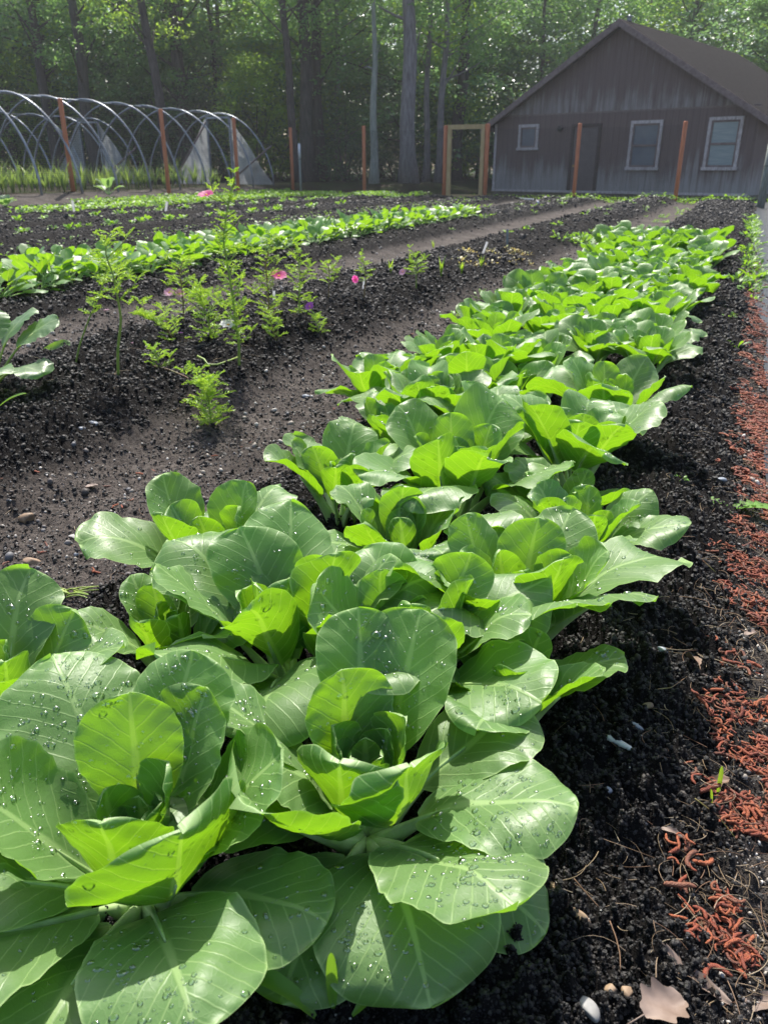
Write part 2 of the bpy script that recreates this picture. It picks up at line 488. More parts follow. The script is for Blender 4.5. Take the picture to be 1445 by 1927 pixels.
#%%SCENE
# ------------------------------------------------------------------ ground
def soil_mat():
    t = NT('garden soil')
    k = t.t.nodes.new('ShaderNodeAttribute'); k.attribute_name = 'k'; k = k.outputs['Fac']
    P = t.coord()
    n1 = t.noise(3.0, 5, P, .6); n2 = t.noise(60, 4, P, .65); n3 = t.noise(420, 3, P, .6)
    bed = t.mix(n2, (.0055, .005, .005), (.019, .017, .0165))
    bed = t.mix(t.math('MULTIPLY', t.step(.62, .8, n3), .5), bed, (.04, .032, .027))
    path = t.mix(t.step(.3, .7, n1), (.07, .06, .054), (.15, .13, .116))
    path = t.mix(t.math('MULTIPLY', t.step(.4, .62, n2), .8), path, (.05, .042, .038))
    path = t.mix(t.math('MULTIPLY', t.step(.6, .75, n3), .6), path, (.30, .26, .22))
    woods = t.mix(t.step(.4, .65, t.noise(1.3, 4, P)), (.035, .026, .017), (.035, .05, .016))
    kk = t.math('ADD', k, t.math('MULTIPLY', t.math('SUBTRACT', n1, .5), .5))
    c = t.mix(t.step(.15, .65, kk), path, bed)
    c = t.mix(t.step(.25, .75, t.math('MULTIPLY', k, -1)), c, woods)
    n4 = t.noise(14, 4, P, .7)
    h = t.math('ADD', t.math('ADD', t.math('MULTIPLY', n2, .5), t.math('MULTIPLY', n3, .3)), t.math('MULTIPLY', n4, 1.5))
    return t.done(t.bsdf(c, .9, .08, 0, t.bump(h, 1, .02)))
M['soil'] = soil_mat()

def micro(x, y):
    """small relief of the soil on top of the smooth ground form"""
    x = np.asarray(x, float); y = np.asarray(y, float)
    s, t = st(x, y); m, h = bedmask(s, t)
    r = np.hypot(x, y)
    out = np.zeros(len(x))
    near = r < 16
    idx = np.nonzero(near)[0]
    P = np.stack([x[idx], y[idx], np.zeros(len(idx))], 1)
    a = fbm(P * 7, 2); b = fbm(P * 34 + 5, 3); c = fbm(P * 95 + 9, 2)
    mm = m[idx]
    lump = np.abs(b) * 1.2 - .3
    out[idx] = mm * (.034 * a + .034 * lump + .010 * c) + (1 - mm) * (.014 * a + .009 * np.abs(b) + .005 * c)
    fade = np.clip((16 - r[idx]) / 4, 0, 1)
    out[idx] *= fade
    return out

def make_ground():
    rr = np.geomspace(.15, 170, 800)
    th = np.radians(np.concatenate([np.linspace(-178, -62, 60, endpoint=False), np.linspace(-62, 62, 560, endpoint=False), np.linspace(62, 178, 60)]))
    X = rr[:, None] * np.sin(th)[None]; Y = rr[:, None] * np.cos(th)[None] - .1
    x, y = X.ravel(), Y.ravel()
    z = ground(x, y) + micro(x, y)
    s, t = st(x, y); m, h = bedmask(s, t)
    k = m - 1.2 * np.maximum(sm(23.2, 24.2, s), sm(-14.4, -15.2, t))
    # bed 3 (spinach) and the far beds are paler and drier on their shoulders
    mb = MB()
    mb.add(np.stack([x, y, z], 1), grid_faces(len(rr), len(th))[:, ::-1], 0, None, np.where(k == 0, 1e-4, k))
    o = mb.build('ground', M['soil'])
    tag(o, 'dark crumbly garden soil in raised beds with paler sandy paths between them', 'ground', kind='structure')
make_ground()

def logpolar(rng, n, r0, r1, half):
    r = np.exp(rng.uniform(math.log(r0), math.log(r1), n)); a = np.radians(rng.uniform(-half, half, n))
    return r * np.sin(a), r * np.cos(a), r

def soil_bits():
    rng = np.random.default_rng(3)
    V0, F0 = ico(0)
    x, y, r = logpolar(rng, 340000, .42, 7.5, 38)
    s, t = st(x, y); m, h = bedmask(s, t)
    keep = rng.random(len(x)) < .75 + .25 * m
    x, y, r, m = x[keep], y[keep], r[keep], m[keep]
    sz = np.exp(rng.normal(0, .62, len(x))) * .00155 * r ** .78 * np.where(m > .4, 1, .62)
    sz = np.minimum(sz, .0026 * (.9 + r))
    z = ground(x, y) + micro(x, y) + sz * .35
    mb = MB()
    scatter(mb, V0, F0, np.stack([x, y, z], 1), rotmats(rng, len(x)), np.stack([sz, sz * rng.uniform(.6, 1, len(x)), sz * rng.uniform(.5, .9, len(x))], 1), .16, rng)
    mt = NT('soil crumb')
    rp = mt.t.nodes.new('ShaderNodeNewGeometry').outputs['Random Per Island']
    c = mt.ramp(rp, [(0, (.005, .0047, .0047)), (.6, (.012, .0105, .0105)), (.93, (.024, .020, .018)), (1, (.055, .043, .035))])
    M['crumb'] = mt.done(mt.bsdf(c, .62, .45, 0, mt.bump(mt.noise(500, 3), .6, .002)))
    o = mb.build('soil_crumbs', M['crumb'], smooth=False)
    x, y, r = logpolar(rng, 85000, 6.5, 24, 34)
    s, t = st(x, y); m, h = bedmask(s, t); kp = rng.random(len(x)) < .9 * m; x, y, r = x[kp], y[kp], r[kp]
    sz = np.exp(rng.normal(0, .45, len(x))) * .0009 * r; mb = MB()
    scatter(mb, V0, F0, np.stack([x, y, ground(x, y) + micro(x, y) + sz * .2], 1), rotmats(rng, len(x)), np.stack([sz, sz * .8, sz * .6], 1), .2, rng)
    tag(mb.build('soil_clods', M['crumb'], smooth=False), 'black soil clods on the far beds', 'soil clods', kind='stuff')
    tag(o, 'loose black compost crumbs lying over the beds', 'soil crumbs', kind='stuff')
    # pale grit and small stones
    x, y, r = logpolar(rng, 60000, .45, 9, 38)
    s, t = st(x, y); m, h = bedmask(s, t)
    keep = rng.random(len(x)) < np.where(m > .5, .13, .8)
    x, y, r, m = x[keep], y[keep], r[keep], m[keep]
    sz = np.exp(rng.normal(0, .55, len(x))) * .0013 * r ** .6 * np.where(m > .5, .75, 1.35)
    sz = np.minimum(sz, .014)
    z = ground(x, y) + micro(x, y) + sz * .45
    mb = MB()
    V1, F1 = ico(0)
    scatter(mb, V1, F1, np.stack([x, y, z], 1), rotmats(rng, len(x)), np.stack([sz, sz * rng.uniform(.6, 1, len(x)), sz * rng.uniform(.45, .8, len(x))], 1), .07, rng)
    mt = NT('grit')
    rp = mt.t.nodes.new('ShaderNodeNewGeometry').outputs['Random Per Island']
    c = mt.ramp(rp, [(0, (.05, .045, .042)), (.35, (.11, .085, .07)), (.6, (.13, .13, .14)), (.8, (.32, .28, .23)), (1, (.62, .59, .55))])
    M['grit'] = mt.done(mt.bsdf(c, .6, .4))
    tag(mb.build('gravel', M['grit']), 'pale grit and tiny pebbles sprinkled over the paths and soil', 'gravel', kind='stuff')
soil_bits()

# black woven cloth along the path edge
def cloth():
    ss = np.concatenate([np.linspace(1.9, 8, 90), np.linspace(8.2, 24.5, 60)]); tt = np.linspace(0, 1, 14)
    rng = np.random.default_rng(8)
    mb = MB(); V = []
    for i, s in enumerate(ss):
        edge = .195 - .055 * min(1, max(0, (s - 3) / 3)) + .022 * math.sin(s * 1.7) + .012 * math.sin(s * 4.1 + 1)
        for q in tt:
            t = edge + q * 1.6
            x, y = xy(s, t)
            V.append((x, y, G(x, y) + .012 + .007 * mnoise.noise((x * 3, y * 3, 1))))
    mb.add(V, grid_faces(len(ss), len(tt))[:, ::-1])
    t = NT('woven cloth')
    P = t.mapping(t.coord(), (1, 1, 1), (0, 0, 0), (0, 0, math.atan2(BV[0], BV[1])))
    wx = t.n('TexWave', Vector=P, Scale=60.0, p_wave_type='BANDS', p_bands_direction='X'); wy = t.n('TexWave', Vector=P, Scale=60.0, p_bands_direction='Y')
    h = t.math('MULTIPLY', wx.outputs[0], wy.outputs[0])
    c = t.mix(t.step(.35, .8, t.noise(2.2, 5)), (.012, .0125, .014), (.05, .05, .052))
    c = t.mix(t.math('MULTIPLY', t.step(.62, .72, t.noise(30, 4)), .5), c, (.2, .17, .14))
    m = t.done(t.bsdf(c, .42, .5, 0, t.bump(h, .3, .002)))
    o = mb.build('cloth_path', m)
    tag(o, 'black woven weed cloth laid as a path beside the bed', 'cloth path', kind='structure')
cloth()

# ------------------------------------------------------------------ pak choi bed
PG = 'pak choi plants in the raised bed'
def pak(x, y, label, z=None, rz=0):
    zz = G(x, y) if z is None else z
    return empty('pak_choi', (x, y, zz), R(rz), label, 'pak choi', PG)

def L_(root, rng, az, L, W, P, phi0, bend, cup=.6, cup2=None, roll=0, twist=0, side=0, bp=1.6, ruf=.025, tip=0, drops=60, stalk=True, **k):
    return add_leaf(root, rng, az, 'pak', stalk=stalk, sw=.013, L=L, W=W * (.9 if L > .14 else 1), P=P, phi0=phi0, bend=bend, bp=bp, cup=cup, cup2=cup2, ruf=ruf, roll=roll,
                    twist=twist, side=side, tip=tip, nu=36, nv=25, drops=int(drops * 1.7), **k)

def LQ(root, rng, az, L, W, P, phi0, bend, *a, **k):
    # stalks rise steeply from the crown; the blade does the bending
    return L_(root, rng, az, L, W, P, phi0 * .55, bend + phi0 * .5, *a, **k)

def plant_near_centre():
    rng = np.random.default_rng(11)
    P = atz(690, 1470, .21)
    r = pak(P[0], P[1], 'wide open pak choi with lit heart and huge wet leaves drooping over bare soil')
    S = dict(stalk=False)
    for az in (95, 215, 330): L_(r, rng, az, .055, .052, .08, 6, -6, 1.4, 1.2, drops=4, **S)
    for az, L in ((50, .07), (280, .065), (175, .07)): L_(r, rng, az, L, L * .95, .075, 14, -14, 1.35, 1.1, drops=6, **S)
    L_(r, rng, 25, .085, .09, .085, 18, -16, 1.3, 1.0, drops=10, **S)
    L_(r, rng, 160, .08, .08, .08, 16, -14, 1.3, 1.0, drops=8, **S)
    L_(r, rng, 122, .125, .12, .09, 16, -12, .8, .5, drops=35)
    L_(r, rng, 62, .175, .16, .10, 24, 6, .6, .4, drops=80, roll=-6, tip=.2)
    L_(r, rng, 246, .11, .14, .07, 28, -26, 1.05, .5, drops=12, ruf=.04, **S)
    L_(r, rng, 308, .115, .16, .065, 31, -26, 1.05, .5, drops=12, ruf=.045, **S)
    L_(r, rng, 190, .12, .115, .07, 22, 38, .5, -.7, drops=18, **S)
    L_(r, rng, 220, .175, .22, .05, 46, -10, 1.15, .9, drops=30, roll=4, ruf=.03)
    L_(r, rng, 306, .20, .19, .06, 48, 34, .5, -.2, drops=130, roll=-8, ruf=.04, tip=.2)
    L_(r, rng, 166, .17, .12, .10, 30, 42, .35, .2, drops=70, roll=20)
    L_(r, rng, 343, .19, .16, .07, 42, 52, .4, -.6, drops=120, ruf=.04)
    L_(r, rng, 285, .205, .21, .05, 44, 80, .4, -.8, drops=80, ruf=.03, tip=.2, bp=1.3)
    L_(r, rng, 25, .17, .15, .08, 42, 50, .3, -.3, drops=70)
    L_(r, rng, 95, .15, .12, .12, 20, 20, .5, -.3, drops=60)
    L_(r, rng, 250, .18, .16, .05, 52, 72, .2, -.4, drops=25, bp=1.2)
    L_(r, rng, 325, .17, .14, .06, 56, 70, .2, -.4, drops=20, bp=1.2)
    L_(r, rng, 196, .19, .16, .07, 46, 50, .5, -.2, drops=25)
    return r

def plant_near_corner():
    rng = np.random.default_rng(21)
    P = atz(255, 1580, .21)
    r = pak(P[0], P[1], 'nearest pak choi with glowing yellow-green heart, leaves spilling from the bed corner')
    S = dict(stalk=False)
    for az in (80, 200, 320): L_(r, rng, az, .055, .055, .075, 6, -6, 1.4, 1.2, drops=4, **S)
    for az, L in ((150, .075), (270, .065), (0, .075)): L_(r, rng, az, L, L * .95, .07, 14, -14, 1.35, 1.1, drops=6, **S)
    L_(r, rng, 35, .09, .085, .085, 16, -14, 1.2, 1.0, drops=10, **S)
    L_(r, rng, 268, .12, .125, .065, 26, -28, 1.05, .6, drops=12, ruf=.035, **S)
    L_(r, rng, 96, .145, .13, .09, 14, -6, .8, .5, drops=45, tip=.15)
    L_(r, rng, 314, .16, .23, .05, 40, -30, 1.0, .5, drops=25, ruf=.04)
    L_(r, rng, 190, .185, .18, .055, 36, -4, .95, .7, drops=55, ruf=.035, tip=.3)
    L_(r, rng, 52, .15, .13, .09, 22, 4, .6, .3, drops=50)
    L_(r, rng, 8, .18, .15, .06, 36, 4, .9, .2, drops=60, roll=8, ruf=.04)
    L_(r, rng, 128, .21, .19, .09, 30, 50, .3, -.6, drops=150, bp=2)
    L_(r, rng, 298, .19, .18, .06, 44, 58, .45, -.6, drops=90, tip=.2, ruf=.04)
    L_(r, rng, 222, .22, .20, .05, 56, 30, .7, -.2, drops=90, ruf=.04)
    L_(r, rng, 70, .16, .14, .11, 18, 24, .4, -.4, drops=80)
    L_(r, rng, 258, .19, .18, .05, 52, 70, .3, -.6, drops=30, bp=1.2)
    L_(r, rng, 196, .20, .17, .06, 50, 54, .3, -.4, drops=40)
    L_(r, rng, 338, .17, .15, .06, 50, 56, .3, -.4, drops=30)
    L_(r, rng, 160, .20, .17, .07, 42, 56, .3, -.5, drops=90)
    return r

plant_near_centre()
plant_near_corner()

NEAR = [
    # pixel of the heart, heart height above z=0, size, seed, leaves, first azimuth, label
    (-45, 1262, .20, .98, 31, 12, 20, 'pak choi at the photo edge behind the nearest one, broad wet leaf over pebbles'),
    (545, 1130, .22, 1.16, 32, 14, 100, 'pak choi with a folded pale leaf across its dark lap, behind the nearest one'),
    (775, 1150, .22, 1.08, 33, 13, 40, 'pak choi just behind the wide open one, tall grey-green leaf before its cup'),
    (985, 1070, .22, 1.08, 34, 15, 60, 'pak choi with dark round heart and wide flat leaves over the black soil slope'),
    (405, 1015, .19, 1.0, 35, 12, 200, 'spreading pak choi with spear-shaped wet leaves resting toward the pebbly path'),
    (640, 885, .19, .95, 36, 12, 150, 'pak choi with bright folded cup beside a dusty flat leaf at the path edge'),
    (865, 860, .22, 1.18, 37, 14, 75, 'round pak choi like an open bowl mid bed, its heart deep in shade'),
    (1085, 815, .22, 1.15, 38, 14, 10, 'tall pak choi with a fan of upright veined leaves behind the dark-hearted one'),
    (955, 1290, .15, .72, 39, 9, 300, 'small low pak choi with white stalks showing, tucked beside the wide open one'),
    (1100, 960, .20, .85, 40, 11, 330, 'narrow pak choi squeezed between the fan-leaved one and the dark-hearted one'),
    (760, 985, .19, .9, 41, 11, 220, 'pak choi half hidden under two big droplet covered leaves mid bed'),
    (800, 745, .20, 1.0, 42, 12, 15, 'pak choi at the sandy path edge with upright leaves lit through from behind'),
    (1150, 720, .24, 1.08, 43, 14, 50, 'large pak choi leaning toward the catkins, one flat leaf touching the soil'),
    (1050, 905, .20, .74, 45, 11, 30, 'pak choi with a big pale upright leaf on the catkin side of the bed'),
    (325, 1205, .13, .74, 47, 10, 140, 'small pak choi in shade between the nearest one and the pulled weed'),
    (745, 790, .18, .82, 48, 11, 130, 'pak choi whose pale pointed leaf reaches over the sandy path, behind the folded cup'),
    (930, 770, .22, 1.0, 46, 12, 90, 'pak choi crowded behind the open bowl shaped one'),
]
for u, v, z, sz, seed, n, a0, lab in NEAR:
    rng = np.random.default_rng(seed)
    P = atz(u, v, z + .055)
    r = pak(P[0], P[1], lab)
    rosette(r, rng, sz * 1.06, n + 4, a0, drops=70, nu=24, nv=17)

protos = []
for i in range(5):
    rng = np.random.default_rng(60 + i)
    r = empty('pak_choi', (0, 0, 0), 0, '-', 'pak choi', PG)
    rosette(r, rng, 1.06, 16, i * 40, drops=26, nu=14, nv=9, mat='pak' if i < 3 else 'pakfar', spread=[.9, .75, 1, .8, .65][i])
    protos.append(r)
used = [0] * 5
FILES = [(-.98, 'file along the sandy path', 2.25), (-.75, 'second file from the sandy path', 2.1), (-.52, 'third file from the sandy path', 2.3), (-.29, 'file beside the rusty catkins', 3.0)]
ORD = 'first second third fourth fifth sixth seventh eighth ninth tenth eleventh twelfth thirteenth fourteenth fifteenth'.split()
rng = np.random.default_rng(77)
for t0, nm, s0 in FILES:
    s = s0; k = 0
    while s < 8.35 and k < 40:
        x, y = xy(s + rng.normal(0, .03), t0 + rng.normal(0, .035))
        far = s > 5.2
        j = int(rng.integers(3, 5)) if s > 6.2 else int(rng.integers(0, 3 if s < 4 else 5))
        r = protos[j] if not used[j] else copy_tree(protos[j])
        used[j] = 1
        r.location = (x, y, G(x, y) - .005); r.rotation_euler = (rng.normal(0, .08), rng.normal(0, .08), rng.uniform(0, 6.28))
        sc = rng.uniform(.80, 1.04) * (1.1 if s > 6.8 else 1)
        r.scale = (sc, sc, sc * (1.12 if s > 6.8 else 1))
        if far: r['label'] = 'yellow-green pak choi crowded among its neighbours at the shed end of the bed'
        else:
            r['label'] = 'crowded pak choi, %s from the open plants in the %s' % (ORD[k], nm)
        r['group'] = PG
        s += .262 + rng.normal(0, .02); k += 1
for j in range(5):
    if not used[j]:
        for ch in list(protos[j].children_recursive): bpy.data.objects.remove(ch)
        bpy.data.objects.remove(protos[j])

# ------------------------------------------------------------------ shed
def siding_mat():
    t = NT('weathered siding')
    P = t.coord(); sp = t.n('SeparateXYZ', Vector=P); z = sp.outputs[2]
    g = t.math('ABSOLUTE', t.math('SUBTRACT', t.math('FRACT', t.math('DIVIDE', sp.outputs[0], .2)), .5))
    groove = t.math('SUBTRACT', 1, t.step(.0, .05, g))
    st1 = t.noise(1.0, 5, t.mapping(P, (7, 7, .55)), .65); st2 = t.noise(1.0, 4, t.mapping(P, (26, 26, 1.2), (3, 1, 2)), .6); bl = t.noise(.9, 4, P)
    c = t.mix(st2, (.105, .072, .068), (.185, .138, .132))
    low = t.math('SUBTRACT', 1.0, t.step(.1, 1.5, z))
    seam = t.math('MULTIPLY', t.step(2.36, 2.44, z), t.math('SUBTRACT', 1, t.step(2.46, 3.3, z)))
    wgt = t.math('ADD', t.math('MULTIPLY', low, .30), t.math('MULTIPLY', seam, .16))
    wear = t.step(.50, .78, t.math('ADD', t.math('MULTIPLY_ADD', st1, .65, t.math('MULTIPLY', bl, .3)), wgt))
    c = t.mix(t.math('MULTIPLY', wear, .62), c, (.40, .40, .395))
    c = t.mix(t.math('MULTIPLY', groove, .6), c, (.025, .02, .02))
    return t.done(t.bsdf(c, .85, .2, 0, t.bump(t.math('SUBTRACT', t.math('MULTIPLY', st2, .3), groove), .5, .01)))
M['siding'] = siding_mat()
M['oldtrim'] = simple('weathered trim', (.62, .57, .57), (.32, .27, .26), 14, .8, .2, .4, .004, stretch=(3, 3, .5))
M['browntrim'] = simple('brown trim', (.16, .118, .112), (.22, .17, .165), 12, .8, .2)
M['darktrim'] = simple('dark trim', (.05, .037, .035), (.08, .06, .058), 12, .8, .2)
M['shingle'] = simple('dark shingles', (.014, .012, .0125), (.026, .023, .023), 9, 1, .03, .6, .02)
M['glass'] = simple('dark pane', (.09, .12, .16), (.12, .155, .195), 3, .12, .5)
M['blind'] = simple('pane over blind', (.20, .26, .28), (.27, .33, .345), 2, .15, .5, stretch=(1, 1, 12))
M['paledoor'] = simple('brown door', (.12, .098, .096), (.15, .122, .12), 5, .7, .3)
M['brass'] = simple('brass', (.5, .33, .12), rough=.3, metal=1)
M['black'] = simple('black metal', (.02, .02, .022), rough=.5)
M['grey'] = simple('grey metal', (.30, .33, .36), (.2, .22, .24), 12, .45, .5, metal=.4)
M['stone'] = simple('concrete', (.22, .20, .17), (.13, .13, .09), 5, .9, .2, .3, .01)

C0 = np.array([3.785, 29.5, 0.0])
def shed():
    r = empty('wooden_shed', C0, math.atan2(-.652, .758), 'weathered brown wooden shed with gable end, plain door and double hung windows', 'shed')
    Wd, D, ze, zr = 8.55, 9.5, 2.2, 4.70
    hw = Wd / 2
    m = MB()
    # front and back gable walls with thickness, side walls
    for y0, y1 in ((0, .12), (D - .12, D)):
        V = [(x, y, z) for y in (y0, y1) for x, z in ((0, .12), (Wd, .12), (Wd, ze), (hw, zr - .06), (0, ze))]
        m.add(V, [[0, 1, 2, 3], [5, 8, 7, 6]]); m.F.append(np.array([[0, 3, 4], [5, 9, 8]]) + m.n - 10); m.M.append(np.zeros(2, int))
        m.F.append(np.array([[i, i + 5, (i + 1) % 5 + 5, (i + 1) % 5] for i in range(5)]) + m.n - 10); m.M.append(np.zeros(5, int))
    add_box(m, (0, .121, .12), (.12, D - .121, ze)); add_box(m, (Wd - .12, .121, .12), (Wd, D - .121, ze))
    m.build('wall', M['siding'], r, smooth=False)
    m = MB(); add_box(m, (.04, .04, -.3), (Wd - .04, D - .04, .119)); m.build('footing', M['stone'], r, smooth=False)
    m = MB(); add_box(m, (-.02, -.03, .10), (Wd + .02, -.002, .17)); m.build('base_board', M['oldtrim'], r, smooth=False)
    m = MB(); add_box(m, (.0, -.012, 2.40), (Wd, -.001, 2.44)); m.build('seam_strip', M['browntrim'], r, smooth=False)
    m = MB(); add_box(m, (-.015, -.025, .17), (.07, -.002, 2.2)); m.build('corner_board', M['oldtrim'], r, smooth=False)
    # roof: two slabs that overhang, each with its barge board
    sl = (zr - ze) / hw; ov = .38
    roof = MB()
    for sgn in (-1, 1):
        xe = hw + sgn * (hw + ov); zE = ze - sl * ov
        V = []
        for y in (-.32, D + .3):
            for x, z in ((hw, zr), (xe, zE)):
                V += [(x, y, z), (x, y, z + .11)]
        roof.add(V, [[0, 1, 3, 2], [4, 6, 7, 5], [1, 5, 7, 3], [0, 2, 6, 4], [2, 3, 7, 6]] if sgn > 0 else [[0, 2, 3, 1], [4, 5, 7, 6], [1, 3, 7, 5], [0, 4, 6, 2], [2, 6, 7, 3]])
    ro = roof.build('roof', M['shingle'], r, smooth=False)
    for sgn in (-1, 1):
        b = MB(); xe = hw + sgn * (hw + ov); zE = ze - sl * ov
        V = []
        for y in (-.36, -.322):
            for x, z in ((hw, zr), (xe, zE)):
                V += [(x, y, z - .09), (x, y, z + .10)]
        b.add(V, [[0, 2, 3, 1], [4, 5, 7, 6], [1, 3, 7, 5], [0, 4, 6, 2], [2, 6, 7, 3]])
        b.build('barge_board', M['browntrim'], ro, smooth=False)
    vn = MB(); add_tube(vn, [(hw, .3, zr + .1), (hw, .3, zr + .22)], [.09, .05], 10); add_tube(vn, [(hw, .3, zr + .2), (hw, .3, zr + .27)], [.10, .02], 10)
    vn.build('ridge_vent', M['grey'], ro)
    # door
    dm = MB(); add_box(dm, (2.98, -.012, .16), (3.80, -.001, 2.02)); dr = dm.build('door', M['paledoor'], r, smooth=False)
    fm = MB()
    add_box(fm, (2.88, -.045, .17), (2.978, -.002, 2.02)); add_box(fm, (3.802, -.045, .17), (3.90, -.002, 2.02)); add_box(fm, (2.88, -.045, 2.022), (3.90, -.002, 2.11))
    fm.build('door_frame', M['darktrim'], dr, smooth=False)
    km = MB(); V, F = ico(2); km.add(V * .035 + np.array([3.07, -.06, .90]), F); add_tube(km, [(3.07, -.012, .90), (3.07, -.05, .90)], .012, 8); km.build('door_knob', M['brass'], dr)
    # windows
    def window(x0, x1, z0, z1, hung, glass):
        w = MB(); f = .085
        add_box(w, (x0, -.05, z0 + f), (x0 + f, -.002, z1 - f)); add_box(w, (x1 - f, -.05, z0 + f), (x1, -.002, z1 - f))
        add_box(w, (x0, -.053, z1 - f + .001), (x1, -.002, z1))
        wo = w.build('window', M['oldtrim'], r, smooth=False)
        s = MB(); add_box(s, (x0 - .03, -.085, z0), (x1 + .03, -.002, z0 + f - .001)); s.build('window_sill', M['oldtrim'], wo, smooth=False)
        sa = MB(); a0, a1, c0, c1 = x0 + f + .001, x1 - f - .001, z0 + f, z1 - f
        g = .05
        add_box(sa, (a0, -.035, c0), (a0 + g, -.002, c1)); add_box(sa, (a1 - g, -.035, c0), (a1, -.002, c1))
        add_box(sa, (a0 + g, -.033, c0), (a1 - g, -.002, c0 + g)); add_box(sa, (a0 + g, -.033, c1 - g), (a1 - g, -.002, c1))
        if hung:
            zm = (c0 + c1) / 2; add_box(sa, (a0 + g, -.038, zm - .03), (a1 - g, -.002, zm + .03))
        sa.build('sash', M['browntrim'], wo, smooth=False)
        p = MB(); add_box(p, (a0 + g + .001, -.014, c0 + g + .001), (a1 - g - .001, -.003, c1 - g - .001)); p.build('pane', glass, wo, smooth=False)
    window(.93, 1.69, 1.38, 2.15, False, M['glass'])
    window(4.86, 5.86, .78, 2.14, True, M['glass'])
    window(7.20, 8.16, .78, 2.16, True, M['blind'])
    lm = MB(); V, F = ico(2); lm.add(V * np.array([.085, .085, .085]) + np.array([2.50, -.13, 1.98]), F); add_tube(lm, [(2.50, -.002, 2.0), (2.50, -.06, 2.0)], .05, 10)
    lm.build('wall_lamp', M['black'], r)
shed()

# ------------------------------------------------------------------ fence, gate, posts, tunnels
M['cedar'] = simple('orange stained post', (.56, .20, .095), (.44, .14, .065), 7, .7, .3, .3, .004, stretch=(5, 5, .6))
M['pine'] = simple('new lumber', (.50, .37, .19), (.40, .28, .13), 6, .65, .3, .2, .003, stretch=(5, 5, .7))
M['weathered'] = simple('old grey post', (.16, .18, .14), (.27, .29, .27), 9, .7, .3, .3, .004, stretch=(4, 4, .6))
M['tunnelpipe'] = simple('galvanised pipe', (.30, .33, .37), (.22, .24, .28), 8, .4, .5, metal=.5)
M['white'] = simple('white plastic', (.75, .76, .78), (.62, .63, .68), 30, .5, .5)

def net_mat():
    t = NT('black garden net')
    P = t.coord(); sp = t.n('SeparateXYZ', Vector=P)
    def line(x, n, w):
        a = t.math('ABSOLUTE', t.math('SUBTRACT', t.math('FRACT', t.math('MULTIPLY', x, n)), .5))
        return t.math('GREATER_THAN', a, .5 - w)
    l = t.math('MAXIMUM', line(sp.outputs[0], 22, .05), line(sp.outputs[2], 22, .05))
    b = t.bsdf((.012, .012, .013), .6, .3)
    tr = t.n('BsdfTransparent')
    return t.done(t.mixs(l, tr.outputs[0], b))
M['net'] = net_mat()

FK = .88
def fpost(mb, p, h, r=.055, lean=0):
    p = np.array(p, float)
    add_tube(mb, [p - [0, 0, .3], p + [0, 0, h * .5], p + [lean, 0, h - .02], p + [lean, 0, h]], [r, r * .98, r * .97, r * .8], 12)

def net_panel(name, a, b, h, parent, ox):
    a = np.array(a) - ox; b = np.array(b) - ox
    L = np.linalg.norm(b[:2] - a[:2]); k = 14
    mb = MB(); V = []
    for i in range(k + 1):
        f = i / k; p = a + (b - a) * f
        sag = -.05 * math.sin(f * PI)
        V += [(L * f, 0, p[2] - .02), (L * f, .02 * math.sin(f * 9), p[2] + h + sag)]
    mb.add(V, [[2 * i, 2 * i + 2, 2 * i + 3, 2 * i + 1] for i in range(k)])
    o = mb.build(name, M['net'], parent, smooth=False)
    o.location = (a[0], a[1], 0); o.rotation_euler = (0, 0, math.atan2(b[1] - a[1], b[0] - a[0]))
    return o

